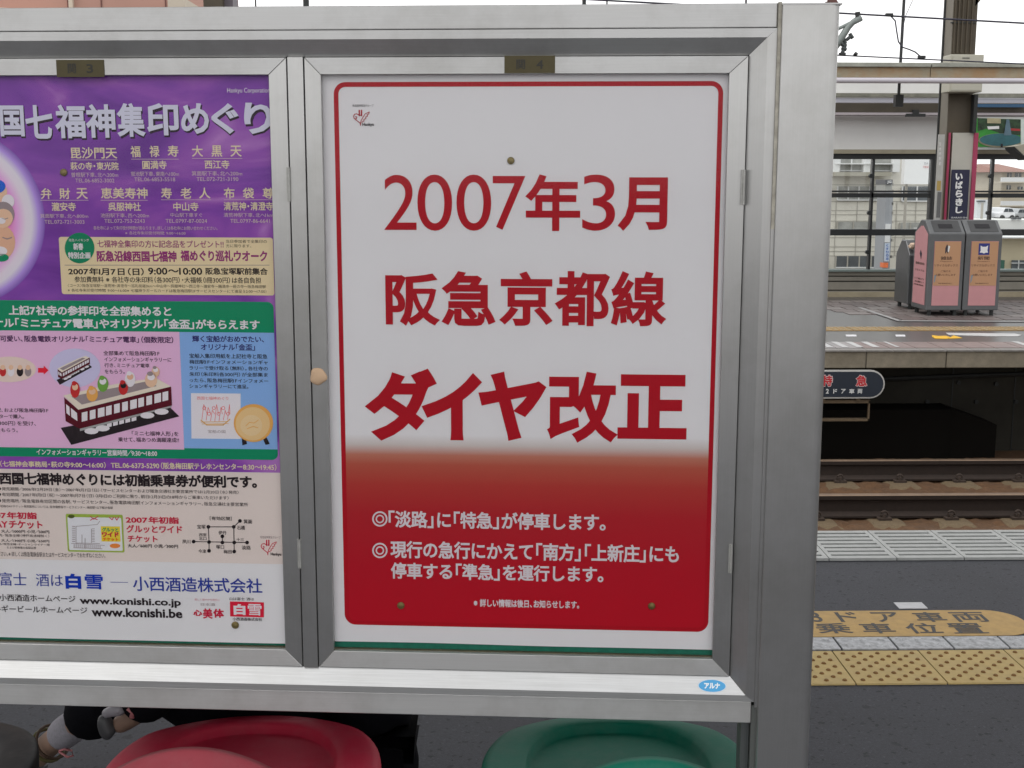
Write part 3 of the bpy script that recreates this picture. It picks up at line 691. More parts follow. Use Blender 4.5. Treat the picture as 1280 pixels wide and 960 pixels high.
# ---- far canopy and overhead wires
mb = MB(); mb.box(-30, BY + .25, 4.75, 60, BY + .55, 5.0); tag(mb.build('overhead_girder', mat('canopy_metal', (.3, .3, .29), .6, noise=.1, nscale=2)), 'long grey girder above the rusty beam carrying the hanging rods', 'girder')
def wire(px, Yd, r, name, label, ext=True):
    pts = [onY(x, y, Yd) for x, y in px]
    if ext:
        d = (pts[-1] - pts[0]); pts = [pts[0] - d * 3] + pts + [pts[-1] + d * 2]
    tag(MB().tube(pts, r, 6).build(name, mat('wire_dark', (.03, .03, .05), .6)), label, 'wire')
CY = (RY1 + RY2) / 2
wire([(1047, 16.3), (1280, 29)], CY, .008, 'messenger_wire', 'upper overhead wire crossing the white sky right of the board')
wire([(1047, 69), (1280, 80)], CY, .006, 'contact_wire', 'lower overhead contact wire just above the rusty beam')
wire([(1113, 19.5), (1119, 26), (1121, 40), (1123, 52), (1128, 59), (1137, 62), (1144, 65), (1151, 71)], CY, .006, 'jumper_wire', 'curved jumper cable linking the two overhead wires', False)
wire([(1141, 0), (1132, 20), (1127, 42)], CY + .3, .003, 'stay_wire', 'thin slanting wire beside the hanging rod', False)
for (x, y, l) in ((1111.5, 18.6, 'small wire clamp on the upper overhead wire'), (1152, 71.5, 'small wire clamp on the lower overhead wire')):
    a = onY(x, y, CY); tag(MB().box(a.x - .03, a.y - .015, a.z - .01, a.x + .03, a.y + .015, a.z + .012).build('wire_clamp', M['dark_steel']), l, 'clamp')
br = thing('catenary_bracket', 'grey insulated wire bracket reaching out from behind the board top corner', 'catenary bracket')
bm2 = mat('bracket_grey', (.2, .23, .22), .5, noise=.2, nscale=10)
Q = lambda x, y: onY(x, y, CY)
MB().tube([Q(1036, 70), Q(1050, 50), Q(1060, 34), Q(1066, 28), Q(1076, 22)], [.03, .03, .028, .024, .03], 8).build('arm', bm2, br, smooth=True)
MB().tube([Q(1030, 44), Q(1052, 34), Q(1066, 27)], .014, 8).build('stay', bm2, br)
MB().tube([Q(1072, 15), Q(1072.5, 24)], .022, 8).build('clamp', M['dark_steel'], br)
mb = MB()
for (a, b) in (((1046, 52), (1054, 48)), ((1054, 48), (1057, 55)), ((1057, 55), (1053, 66)), ((1058, 50), (1064, 45)), ((1062, 42), (1066, 48)), ((1052, 60), (1058, 62)), ((1050, 54), (1056, 58))): mb.tube([Q(*a), Q(*b)], .016, 6)
mb.build('fittings', mat('fitting_dark', (.05, .06, .06), .6), br)
a = Q(1053, 66); MB().tube([a, a + Vector((0, 0, -.02))], .03, 8).build('weight', M['dark_steel'], br)
MB().tube([Q(1068, 66.5), Q(1071, 69)], .018, 6).build('ear', M['dark_steel'], br)

# ================================================================== town beyond
def bld(name, label, cat='building'): return thing(name, label, cat)
def pbox(x0, y0, x1, y1, Yd, dep, name, m, parent): return px_box(x0, y0, x1, y1, Yd, dep, name, m, parent)
cream = mat('facade_cream', (.66, .63, .56), .8, noise=.06, nscale=.8, grime=.2, gcol=(.5, .47, .4), gscale=.5)
dark_glass = mat('facade_window', (.1, .11, .12), .25, noise=.4, nscale=1.5)
curtain = mat('facade_curtain', (.32, .32, .3), .6, noise=.3, nscale=3)
joint = mat('facade_joint', (.38, .36, .32), .8)
whitew = mat('facade_white', (.68, .68, .68), .7)
u = lambda x: 1030 + x / 4.367
v_ = lambda y: 150 + y / 4.367
BYD = 42
b1 = bld('office_building', 'cream panelled office block with rows of windows beyond the far wall')
px_box(960, 100, 1176, 345, BYD, 9, 'wall', cream, b1, zb=-1.6)
for (x0, y0, x1, y1, m) in ((88, 200, 215, 277, curtain), (272, 200, 377, 277, curtain), (75, 362, 250, 437, curtain), (268, 362, 322, 437, curtain), (428, 362, 590, 443, dark_glass), (75, 556, 248, 600, curtain), (258, 556, 322, 600, curtain), (415, 560, 590, 600, curtain), (65, 744, 322, 806, dark_glass), (-60, 362, 40, 437, curtain), (-60, 744, 20, 806, dark_glass)):
    wv = pbox(u(x0), v_(y0), u(x1), v_(y1), BYD - .05, .06, 'window', m, b1)
    n = max(1, int((x1 - x0) / 58))
    for i in range(n + 1):
        xx = x0 + (x1 - x0) * i / n; pbox(u(xx - 3), v_(y0), u(xx + 3), v_(y1), BYD - .1, .06, 'window_bar', whitew if y0 < 500 else joint, b1)
    pbox(u(x0), v_(y1 - 3), u(x1), v_(y1 + 3), BYD - .12, .08, 'sill', whitew, b1)
for (x0, x1) in ((218, 255), (378, 416), (52, 88)): pbox(u(x0), v_(150), u(x1), v_(284), BYD - .3, .3, 'column', whitew, b1)
pbox(u(66), v_(236), u(378), v_(242), BYD - .35, .3, 'rail', whitew, b1)
pbox(u(60), v_(284), u(372), v_(306), BYD - .7, .7, 'balcony_slab', mat('slab_shade', (.36, .34, .28), .8), b1)
for y in (352, 443, 492, 515, 550, 605, 640, 690, 715, 740): pbox(u(-60), v_(y), u(600), v_(y + 3), BYD - .015, .02, 'joint', joint, b1)
for x in (60, 175, 322, 390, 495, 560): pbox(u(x), v_(445), u(x + 3), v_(740), BYD - .02, .02, 'joint', joint, b1)
hb = thing('hoarding', 'blank white rooftop billboard in front of the cream office block', 'billboard')
px_box(u(440), v_(205), u(582), v_(350), BYD - 3, .3, 'panel', mat('hoarding_white', (.8, .8, .8), .5), hb)
px_box(u(445), v_(350), u(449), v_(700), BYD - 2.8, .2, 'post', joint, hb, zb=-1.6)
px_box(u(572), v_(350), u(576), v_(700), BYD - 2.8, .2, 'post', joint, hb, zb=-1.6)
wtext(hb, '茨木', u(545), v_(230), u(570), v_(244), BYD - 3.02, mat('hoard_text', (.3, .3, .35), .6), 0)
wtext(hb, '不動産', u(540), v_(250), u(572), v_(262), BYD - 3.02, mat('hoard_red', (.6, .15, .15), .6), 0)
vs = thing('vertical_sign', 'tall grey vertical sign tower with white and blue panels before the office block', 'sign tower')
VY = BYD - 6
pm = mat('tower_grey', (.3, .31, .33), .6, noise=.1, nscale=1)
px_box(u(330), v_(385), u(370), v_(770), VY, .8, 'tower', pm, vs, zb=-1.6)
px_box(u(335), v_(325), u(375), v_(352), VY - .1, .9, 'cap', mat('tower_cap', (.12, .12, .13), .5), vs)
px_box(u(333), v_(352), u(372), v_(385), VY - .05, .85, 'panel', mat('tower_light', (.38, .38, .36), .6), vs)
wtext(vs, 'JG', u(345), v_(330), u(368), v_(348), VY - .12, sw, .03)
px_box(u(336), v_(568), u(362), v_(668), VY - .06, .1, 'panel', whitew, vs)
px_box(u(333), v_(672), u(358), v_(772), VY - .06, .1, 'panel', mat('tower_pale_blue', (.5, .56, .66), .6), vs)
for i, ch in enumerate('くすりの店'): wtext(vs, ch, u(338), v_(678 + i * 18), u(353), v_(692 + i * 18), VY - .07, mat('tower_blue', (.05, .12, .4), .6), .03)
px_box(u(324), v_(780), u(350), v_(806), VY - .1, .3, 'panel', mat('tower_red', (.75, .18, .06), .6), vs)
for yv in (345, 380, 410, 450, 500, 550, 620, 650, 740): px_box(u(370), v_(yv), u(380), v_(yv + 14), VY, .2, 'bracket', joint, vs)
# right side
g = lambda x: 1010 + x / 4.73
k_ = lambda y: 190 + y / 4.73
mb = MB()
hp = [(900, 150), (985, 150), (1010, 120), (1040, 112), (1065, 125), (1100, 140), (1200, 150), (1600, 160)]
HY = 900
pts = [onY(g(x), k_(y), HY) for x, y in hp]; pts = [Vector((pts[0].x - 300, HY, pts[0].z - 10))] + pts + [Vector((pts[-1].x + 200, HY, pts[-1].z - 8))]
for a, b in zip(pts, pts[1:]):
    for kk in range(3):
        s = kk / 3; e = (kk + 1) / 3
        mb.poly([(a.x, HY - 300 * (1 - s), -2 + (a.z + 2) * s), (b.x, HY - 300 * (1 - s), -2 + (b.z + 2) * s), (b.x, HY - 300 * (1 - e), -2 + (b.z + 2) * e), (a.x, HY - 300 * (1 - e), -2 + (a.z + 2) * e)])
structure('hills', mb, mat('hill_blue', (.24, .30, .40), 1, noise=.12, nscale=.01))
mb = MB(); TYD = 260
xx = g(900); top = []
while xx < g(1900):
    top.append((xx, k_(207 + random.uniform(-9, 7)))); xx += .9
p = [onY(x, y, TYD) for x, y in top]
for a, b in zip(p, p[1:]):
    mb.poly([(a.x, TYD, -2), (b.x, TYD, -2), (b.x, TYD + 4, b.z), (a.x, TYD + 4, a.z)])
tl_ = mb.build('far_woods', mat('woods_grey', (.16, .19, .16), .9, noise=.5, nscale=.25)); tag(tl_, 'grey green line of distant trees below the blue hill', 'trees', kind='stuff')
AYD = 90
ap = bld('apartment_building', 'peach apartment house with red hipped roof seen through the right windows')
peach = mat('apt_peach', (.55, .38, .26), .8, noise=.05, nscale=.5); apt = mat('apt_cream', (.56, .5, .4), .8, noise=.05, nscale=.5)
px_box(g(1105), k_(88), g(1180), k_(240), AYD + 3, 8, 'wing', peach, ap, zb=-1.6)
px_box(g(1145), k_(116), g(1330), k_(240), AYD, 10, 'wall', apt, ap, zb=-1.6)
mb = MB(); a = [onY(g(x), k_(y), AYD - 1) for x, y in ((1130, 118), (1345, 118), (1310, 65), (1190, 65))]
off = Vector((0, 5.5, 0)); bk_ = [a[0] + Vector((0, 12, 0)), a[1] + Vector((0, 12, 0))]
mb.poly([a[0], a[1], a[2] + off, a[3] + off]); mb.poly([a[0], a[3] + off, bk_[0]]); mb.poly([a[1], bk_[1], a[2] + off]); mb.poly([bk_[0], a[3] + off, a[2] + off, bk_[1]]); mb.poly([a[0], bk_[0], bk_[1], a[1]])
mb.build('roof', mat('apt_roof', (.27, .13, .1), .8, noise=.15, nscale=.8), ap)
for y in (150, 290): 
    px_box(g(1145), k_(y), g(1330), k_(y + 26), AYD - 1.4, .2, 'balcony_rail', whitew, ap); px_box(g(1145), k_(y + 26), g(1330), k_(y + 32), AYD - 1.4, 1.4, 'balcony_slab', apt, ap)
for (x0, y0, x1, y1) in ((1178, 124, 1205, 148), (1225, 124, 1262, 148), (1175, 197, 1200, 222), (1240, 205, 1270, 222), (1185, 290, 1215, 312)):
    w_ = px_box(g(x0), k_(y0), g(x1), k_(y1), AYD - .05, .1, 'window', dark_glass, ap)
    px_box(g((x0 + x1) / 2 - 1.5), k_(y0), g((x0 + x1) / 2 + 1.5), k_(y1), AYD - .1, .08, 'window_bar', whitew, ap)
# white low building with rooftop parking
wb = bld('parking_building', 'white low building with rooftop car park beyond the far wall')
WYD = 60
px_box(g(960), k_(402), g(1400), k_(560), WYD, 14, 'wall', mat('wb_white', (.68, .68, .66), .7), wb, zb=-1.6)
px_box(g(1000), k_(283), g(1062), k_(402), WYD + 3, 6, 'penthouse', mat('wb_pale', (.6, .62, .64), .7, noise=.05, nscale=.5), wb)
px_box(g(1005), k_(287), g(1050), k_(296), WYD + 2.9, .2, 'louvre', dark_glass, wb)
px_box(g(1208), k_(388), g(1232), k_(400), WYD - .1, .2, 'vent', dark_glass, wb)
px_box(g(1240), k_(388), g(1262), k_(400), WYD - .1, .2, 'vent', dark_glass, wb)
px_box(g(1030), k_(300), g(1036), k_(402), WYD + 2, .2, 'mast', joint, wb)
def car(label, x0, x1, ytop, ybot, Yd, body):
    a = onY(x0, ybot, Yd); b = onY(x1, ybot, Yd); zt = onY((x0 + x1) / 2, ytop, Yd).z; L_ = b.x - a.x; Hh = zt - a.z
    t = thing('parked_car', label, 'car', (a.x, Yd, a.z), 0, 'cars on the rooftop car park')
    lo = [(0, .18), (0, .52), (.04, .6), (.22, .64), (.33, .98), (.4, 1), (.72, 1), (.8, .96), (.93, .62), (.99, .55), (1, .2)]
    MB().prism([(x * L_, 0, z * Hh) for x, z in lo], (0, 1.7, 0)).build('body', body, t, bevel=.05)
    for q in ([(.26, .66), (.35, .94), (.53, .95), (.53, .66)], [(.56, .66), (.56, .95), (.78, .92), (.88, .66)]):
        MB().prism([(x * L_, -.012, z * Hh) for x, z in q], (0, .02, 0)).build('window', mat('car_glass', (.05, .06, .07), .15), t)
    for x in (.2, .8): MB().tube([(x * L_, -.02, .2 * Hh), (x * L_, .2, .2 * Hh)], .21 * Hh, 14).build('wheel', M['dark_steel'], t)
    return t
car('white car parked on the roof beyond the far platform windows', g(1128), g(1225), k_(330), k_(402), WYD + 2.5, mat('car_white', (.7, .7, .72), .3))
car('silver car half hidden at the edge of the rooftop car park', g(1215), g(1310), k_(336), k_(402), WYD + 3.5, mat('car_silver', (.4, .41, .42), .3, .4))
car('dark grey car parked behind the pillar on the rooftop car park', g(1060), g(1118), k_(340), k_(402), WYD + 6, mat('car_dark', (.2, .21, .23), .3))
lb = bld('low_house', 'low beige building with dark windows at the right end of the far wall')
LYD = 34
px_box(g(1120), k_(508), g(1400), k_(720), LYD, 6, 'wall', mat('lb_beige', (.5, .43, .3), .8, noise=.05, nscale=1), lb, zb=-1.6)
px_box(g(1118), k_(503), g(1400), k_(510), LYD - .4, 6.6, 'roof', whitew, lb)
for x0 in (1205, 1300): 
    px_box(g(x0), k_(640), g(x0 + 85), k_(715), LYD - .05, .1, 'window', dark_glass, lb); px_box(g(x0), k_(655), g(x0 + 85), k_(659), LYD - .1, .08, 'window_bar', whitew, lb); px_box(g(x0 + 40), k_(640), g(x0 + 43), k_(715), LYD - .1, .08, 'window_bar', whitew, lb)
px_box(g(1141), k_(640), g(1162), k_(700), LYD - .3, .2, 'shutter', mat('shutter_green', (.03, .1, .07), .6), lb)
# terracotta block top left and thin pieces above the board
tb = bld('terracotta_building', 'terracotta clad block showing above the left end of the board')
TY = 40
tc_ = mat('terracotta', (.42, .24, .19), .8, noise=.08, nscale=.6, grime=.2, gcol=(.3, .17, .14), gscale=.6)
px_box(-400, -330, 216, 60, TY, 10, 'wall', tc_, tb, zb=-1.6)
for x in (76.5, 82.5): pass
px_box(78.8, -300, 84, 60, TY - .15, .2, 'drain_pipe', mat('pipe_cream', (.55, .47, .38), .7), tb)
for x in (77.2, 119.5, 201, -90, -250): px_box(x, -300, x + 1.4, 60, TY - .03, .06, 'panel_joint', mat('tc_joint', (.14, .06, .05), .8), tb)
px_box(210, -2, 232, 30, TY - 1, 11, 'parapet', mat('tc_parapet', (.5, .44, .36), .8), tb)
mb = MB(); a = onY(-10, 9, TY - 1.2); b = onY(60, 13, TY - 1.2)
mb.prism([(a.x - 12, TY - 1.2, a.z + .7), (b.x, TY - 1.2, b.z), (b.x, TY - 1.2, b.z - .06), (a.x - 12, TY - 1.2, a.z + .5)], (0, 1.2, 0)); mb.build('ledge', mat('tc_ledge', (.6, .48, .4), .8), tb)
cp = thing('canopy_post', 'brown column top rising behind the board above its left door', 'column')
px_box(252, -150, 276, 40, 14, .3, 'column', brn, cp, zb=0); px_box(277, -150, 289, 40, 14.1, .3, 'flange', mat('post_violet', (.14, .12, .14), .6), cp, zb=0)
for (x, l, r) in ((320, 'thin dark hanger above the board near the left column', .008), (383, 'grey hooked fitting end above the board middle', .03), (730, 'thick dark hanger above the board right of centre', .02), (758.5, 'thin dark hanger beside the thick one above the board', .008), (932, 'greenish thin hanger above the board right end', .01)):
    a = onY(x, 20, BY + .4); tag(MB().tube([(a.x, a.y, a.z - .2), (a.x, a.y, 4.8)], r, 8).build('hanger_rod', M['dark_steel']), l, 'rod')
mb = MB(); cb = [onY(x, y, 13) for x, y in ((1037, 0), (1046, 0), (1050, 6), (1046, 12), (1040, 8))]; mb.prism(cb, (0, .2, 0)).tube([onY(1040, 2, 13.1), onY(1043, -60, 13.1)], .05, 8)
tag(mb.build('signal_fitting', mat('signal_brown', (.12, .05, .04), .6)), 'dark brown and black fitting behind the top corner of the post', 'fitting')


# ================================================================== notice board
def bthing(name, label, cat, group=None):
    return thing(name, label, cat, BORG, BROT, group)
nb = bthing('notice_board', 'brushed aluminium station notice board with two hinged poster doors', 'notice board')
DF, DD, DG, DP = .008, .024, .032, .039
zO1, zO0 = onB(640, 36.8, DF).z, onB(640, 870, DF).z
zM1, zM0 = onB(640, 48, DF).z, onB(640, 862.3, DF).z
zI1, zI0 = onB(640, 69.6, DD).z, onB(640, 840, DD).z
xO1 = onB(958.6, 420, DF).x; xM1 = onB(947, 420, DF).x; xI1 = onB(925.9, 420, DD).x
xm0 = onB(367.2, 400, DD).x; xm1 = onB(387.6, 400, DD).x; xmc = (xm0 + xm1) / 2
xI0 = 2 * xmc - xI1; xM0 = 2 * xmc - xM1; xO0 = 2 * xmc - xO1
def border(o0, o1, m0, m1, i0, i1, mt):
    """one mitred side of the frame: flat outer strip, then a slope down to the doors; points are (x, z)"""
    mb = MB()
    A = [(o0[0], DF, o0[1]), (o1[0], DF, o1[1]), (m1[0], DF, m1[1]), (m0[0], DF, m0[1])]
    B = [(m0[0], DF, m0[1]), (m1[0], DF, m1[1]), (i1[0], DD + .004, i1[1]), (i0[0], DD + .004, i0[1])]
    n = len(mb.v); mb.v += A + B[2:] + [(p[0], .10, p[2]) for p in (A[0], A[1], B[2], B[3])]
    for f in ((0, 1, 2, 3), (3, 2, 4, 5), (0, 6, 7, 1), (5, 4, 8, 9), (6, 9, 8, 7), (1, 7, 8, 4, 2), (0, 3, 5, 9, 6)): mb.f.append(f); mb.m.append(0)
    return mb.build('frame_side', mt, nb)
g_ = .0003
border((xO0, zO1), (xO1, zO1), (xM0 + g_, zM1), (xM1 - g_, zM1), (xI0 + g_, zI1), (xI1 - g_, zI1), M['alu_h'])
border((xO1, zO0), (xO0, zO0), (xM1 - g_, zM0), (xM0 + g_, zM0), (xI1 - g_, zI0), (xI0 + g_, zI0), M['alu_sill'])
border((xO1, zO1), (xO1, zO0), (xM1 + g_, zM1), (xM1 + g_, zM0), (xI1 + g_, zI1), (xI1 + g_, zI0), M['alu_v'])
border((xO0, zO0), (xO0, zO1), (xM0 - g_, zM0), (xM0 - g_, zM1), (xI0 - g_, zI0), (xI0 - g_, zI1), M['alu_v'])
# dark recess behind door gaps, mullion
MB().box(xI0 + .0006, DD + .006, zI0 + .0006, xI1 - .0006, .098, zI1 - .0006).box(xO0, .03, zO1, xO1, .09, zO1 + .0012).box(xO0, .03, zO0 - .0012, xO1, .09, zO0)
bk = MB(); bk.box(xI0 + .001, DP + .004, zI0 + .001, xI1 - .001, .097, zI1 - .001); bk.build('back_panel', M['green_felt'], nb)
bk = MB(); bk.box(xO0, .02, zO1 - .0001, xO1, .09, zO1 + .0014); bk.box(xO0, .02, zO0 - .0014, xO1, .09, zO0 + .0001); bk.build('seam', M['gap'], nb)
MB().box(xm0 + .0012, DD - .002, zI0 + .001, xm1 - .0012, DP + .0035, zI1 - .001).build('mullion', M['alu_v'], nb, bevel=.0008)
# top rail, bottom rail
zC1 = onB(700, 5.5, .012).z
MB().box(xO0 - .001, .012, zO1 + .0016, xO1, .095, zC1).build('top_rail', M['alu_h'], nb, bevel=.0015)
zB0 = onB(640, 896.5, .012).z
xBe = onB(939, 885, .012).x
MB().box(xO0 - .001, .012, zB0, xBe, .095, zO0 - .0016).build('bottom_rail', M['alu_h'], nb, bevel=.0015)
# posts
xP0 = onB(963.8, 420, 0).x; xP1 = onB(1034.6, 420, 0).x; zP1 = onB(1010, 3.6, 0).z
def post(xa, xb, side):
    pts = []
    r = .018
    for (cx, cy, a0) in (((xb - r), r, -90), ((xb - r), .11 - r, 0), ((xa + .003), .11 - .003, 90), ((xa + .003), .003, 180)):
        rr = r if cx > xa + .01 else .003
        for k in range(6): a = math.radians(a0 + 90 * k / 5); pts.append((cx + rr * math.cos(a), cy + rr * math.sin(a), 0))
    if side < 0: pts = [(xa + xb - p[0], p[1], 0) for p in pts]
    o = MB().prism(pts, (0, 0, zP1 - .003)).build('post', M['alu_v'], nb)
    for p in o.data.polygons:
        if abs(p.normal.z) < .5: p.use_smooth = True
    o.data.update()
    em = o.modifiers.new('e', 'EDGE_SPLIT'); em.split_angle = math.radians(50)
    MB().box(xa - .001, -.001, zP1 - .0028, xb + .001, .111, zP1).build('post_cap', M['alu_h'], nb)
post(xP0, xP1, 1)
wdp = xP1 - xP0; xQ1 = 2 * xmc - xP0; post(xQ1 - wdp, xQ1, -1)
MB().box(xO1 + .0003, .004, zC1 - .38, xP0 - .0002, .09, zC1 + .001).build('caulk_strip', M['caulk'], nb)
MB().box(xO1 + .0003, .006, zO0 - .01, xP0 - .0002, .09, zC1 - .3803).build('side_channel', M['alu_v'], nb)
MB().box(xBe + .001, .016, .02, xP0 - .0004, .09, zO0 - .0103).build('side_channel', mat('alu_dark', (.2, .21, .2), .45, .8), nb)
lx = onB(925.5, 930, .03).x
MB().box(lx, .03, .02, xBe - .0005, .085, zB0 - .0006).box(lx + .009, .0285, .02, lx + .0102, .0299, zB0 - .001).build('leg', mat('alu_leg', (.14, .15, .15), .45, .8), nb)
# doors
zi1 = onB(640, 92.3, DD).z; zi0 = onB(640, 818.6, DD).z
def door(xa, xb, xia, xib, label):
    d = empty('door', (0, 0, 0), 0, nb); d['label'] = label
    za, zb = zI0 + .0016, zI1 - .0016; e = .00025
    def rail(q, mt):
        o = MB().prism([(x, DD, z) for x, z in q], (0, .012, 0)).build('door_rail', mt, d, bevel=.0006, seg=1); return o
    rail([(xa + e, zb), (xb - e, zb), (xib - e, zi1), (xia + e, zi1)], M['alu_h'])
    rail([(xa + e, za), (xb - e, za), (xib - e, zi0), (xia + e, zi0)], M['alu_h'])
    rail([(xa, za + e), (xa, zb - e), (xia, zi1 - e), (xia, zi0 + e)], M['alu_v'])
    rail([(xb, za + e), (xb, zb - e), (xib, zi1 - e), (xib, zi0 + e)], M['alu_v'])
    MB().box(xia - .004, DG - .001, zi0 - .004, xib + .004, DG + .001, zi1 + .004).build('glass_pane', glass, d)
    mb = MB(); mb.box(xia - .002, DG + .0025, zi0 - .002, xib + .002, DP + .003, zi0 + .0012); mb.build('lower_channel', mat('channel_olive', (.16, .14, .085), .6, .3, noise=.2, nscale=30), d)
    return d
glass = bpy.data.materials.new('acrylic_glass'); glass.use_nodes = True
_t = glass.node_tree; _N = _t.nodes; _N.remove(_N['Principled BSDF'])
_tr = _N.new('ShaderNodeBsdfTransparent'); _tr.inputs[0].default_value = (.98, .98, .98, 1); _gl = _N.new('ShaderNodeBsdfGlossy'); _gl.inputs['Roughness'].default_value = .06
_mx = _N.new('ShaderNodeMixShader'); _fr = _N.new('ShaderNodeFresnel'); _fr.inputs[0].default_value = 1.2
_t.links.new(_fr.outputs[0], _mx.inputs[0]); _t.links.new(_tr.outputs[0], _mx.inputs[1]); _t.links.new(_gl.outputs[0], _mx.inputs[2]); _t.links.new(_mx.outputs[0], _N['Material Output'].inputs[0])
x4a = xm1 + .0008; x4b = xI1 - .0016; xi4a = onB(408.9, 454, DD).x; xi4b = onB(902.3, 420, DD).x
d4 = door(x4a, x4b, xi4a, xi4b, 'right door over the red and white timetable poster')
x3b = xm0 - .0014; x3a = xI0 + .0016; xi3b = onB(346.2, 454, DD).x; xi3a = x3a + (x3b - xi3b)
d3 = door(x3a, x3b, xi3a, xi3b, 'left door over the purple poster')
hm = mat('hinge_metal', (.4, .4, .38), .5, .7, noise=.2, nscale=60)
def hinge(x, y0, y1, d):
    a = onB(x, y0, DD - .003); b = onB(x, y1, DD - .003)
    mb = MB(); mb.box(a.x - .0035, DD - .004, b.z, a.x + .0035, DD - .0008, a.z)
    mb.tube([(a.x + .001, DD - .0045, b.z), (a.x + .001, DD - .0045, a.z)], .0022, 8)
    mb.build('hinge', hm, d)
hinge(360.3, 209, 252, d3); hinge(373.8, 674, 710, d3); hinge(929.5, 212, 256, d4); hinge(913.6, 681, 716, d4)
# number plates
for (x0, y0, x1, y1, s) in ((70.5, 74.8, 130, 96.4, '3'), (630.5, 69.6, 693.8, 91.4, '4')):
    a = onB(x0, (y0 + y1) / 2, DD - .0015); b = onB(x1, (y0 + y1) / 2, DD - .0015); zt = onB((x0 + x1) / 2, y0, DD).z; zb = onB((x0 + x1) / 2, y1, DD).z
    p = MB().box(a.x, DD - .0015, zb, b.x, DD - .0002, zt).build('number_plate', M['plate'], nb)
    dk = mat('plate_text', (.024, .022, .016), .6); wd = x1 - x0; cy = (y0 + y1) / 2
    btext(p, '関', x0 + wd * .235, cy - 6.2, x0 + wd * .41, cy + 6.2, dk, .02, DD - .0017); btext(p, s, x0 + wd * .63, cy - 5.6, x0 + wd * .77, cy + 5.6, dk, .02, DD - .0017)
# maker's sticker on the sloping sill
a0 = Vector((0, DF, zM0)); a1 = Vector((0, DD + .004, zI0)); sn = Vector((0, -(a1.z - a0.z), a1.y - a0.y)).normalized()
def on_sill(x, f, k): p = a0.lerp(a1, f) + sn * k; return (x, p.y, p.z)
cxs = onB(890, 853, .02).x; rx = onB(908, 853, .02).x - cxs
def sill_ellipse(s, k, name, m, par):
    pts = [on_sill(cxs + rx * s * math.cos(t * PI / 20), .46 + .34 * s * math.sin(t * PI / 20), k) for t in range(40)]
    return MB().prism(pts, -sn * .0002).build(name, m, par)
stk = empty('maker_sticker', (0, 0, 0), 0, nb)
sill_ellipse(1, .0004, 'sticker_rim', mat('sticker_silver', (.5, .6, .68), .4), stk); sill_ellipse(.93, .0006, 'sticker_face', mat('sticker_blue', (.05, .32, .62), .4), stk)
p0 = Vector(on_sill(cxs - rx * .55, .3, .0008)); up_ = (Vector(on_sill(0, .62, .0008)) - Vector(on_sill(0, .3, .0008)))
mb = MB(); text_mb(mb, 'アルナ', p0, (1, 0, 0), up_.normalized(), rx * 1.1, up_.length, .05, sn); mb.build('lettering', mat('sticker_text', (.75, .8, .82), .5), stk, fix=False)
# peach foam pad stuck over the lock
mb = bmesh.new(); bmesh.ops.create_icosphere(mb, subdivisions=3, radius=1)
q = onB(397.3, 471, DD - .004); rr = (onB(408.5, 471, DD).x - q.x)
for v in mb.verts:
    t = math.atan2(v.co.z, v.co.x); k = 1 + .07 * math.cos(3 * t + .4) + .05 * math.cos(5 * t + 1)
    v.co = Vector((v.co.x * rr * k, v.co.y * .006, v.co.z * rr * 1.02 * k))
me_ = bpy.data.meshes.new('foam_pad'); mb.to_mesh(me_); mb.free(); me_.materials.append(mat('peach_foam', (.52, .36, .235), .9, noise=.06, nscale=90)); me_.polygons.foreach_set('use_smooth', [True] * len(me_.polygons))
o = bpy.data.objects.new('foam_pad', me_); C.objects.link(o); o.parent = d4; o.location = (q.x, DD - .0005, q.z)

# ------------------------------------------------------------------ posters
def bpoly(parent, pts, m, name, k=0, dy=DP, th=.00008):
    """flat printed shape on the board plane from its pixel outline; k = layer"""
    mb = MB(); y = dy - k * .00022
    mb.prism([(onB(x, yy, y).x, y, onB(x, yy, y).z) for x, yy in pts], (0, th, 0)); return mb.build(name, m, parent)
def bmulti(parent, polys, m, name, k=0, dy=DP):
    mb = MB(); y = dy - k * .00022
    for pts in polys: mb.prism([(onB(x, yy, y).x, y, onB(x, yy, y).z) for x, yy in pts], (0, .00008, 0))
    return mb.build(name, m, parent)
def stroke(pts, wd):
    """ribbon polygons along a pixel polyline"""
    out = []
    for i in range(len(pts) - 1):
        w0 = wd[i] if isinstance(wd, (list, tuple)) else wd; w1 = wd[i + 1] if isinstance(wd, (list, tuple)) else wd
        (x0, y0), (x1, y1) = pts[i], pts[i + 1]; L_ = math.hypot(x1 - x0, y1 - y0) or 1
        nx, ny = -(y1 - y0) / L_, (x1 - x0) / L_; ex, ey = (x1 - x0) / L_ * w0 * .3, (y1 - y0) / L_ * w0 * .3
        out.append([(x0 - ex + nx * w0 / 2, y0 - ey + ny * w0 / 2), (x1 + ex + nx * w1 / 2, y1 + ey + ny * w1 / 2), (x1 + ex - nx * w1 / 2, y1 + ey - ny * w1 / 2), (x0 - ex - nx * w0 / 2, y0 - ey - ny * w0 / 2)])
    return out
def ell(cx, cy, rx, ry, n=20): return [(cx + rx * math.cos(2 * PI * i / n), cy + ry * math.sin(2 * PI * i / n)) for i in range(n)]
def rrect(x0, y0, x1, y1, r, cor='1111', n=6, x1b=None):
    """rounded rectangle in local metres as (x, z) list; z1 > z0"""
    pts = []
    for i, (cx, cy, a0) in enumerate(((x1 - r, y1 - r, 0), (x0 + r, y1 - r, 90), (x0 + r, y0 + r, 180), (x1 - r, y0 + r, 270))):
        if cor[i] == '1':
            for k in range(n + 1): a = math.radians(a0 + 90 * k / n); pts.append((cx + r * math.cos(a), cy + r * math.sin(a)))
        else: pts.append(((x1, y1), (x0, y1), (x0, y0), (x1, y0))[i])
    return pts
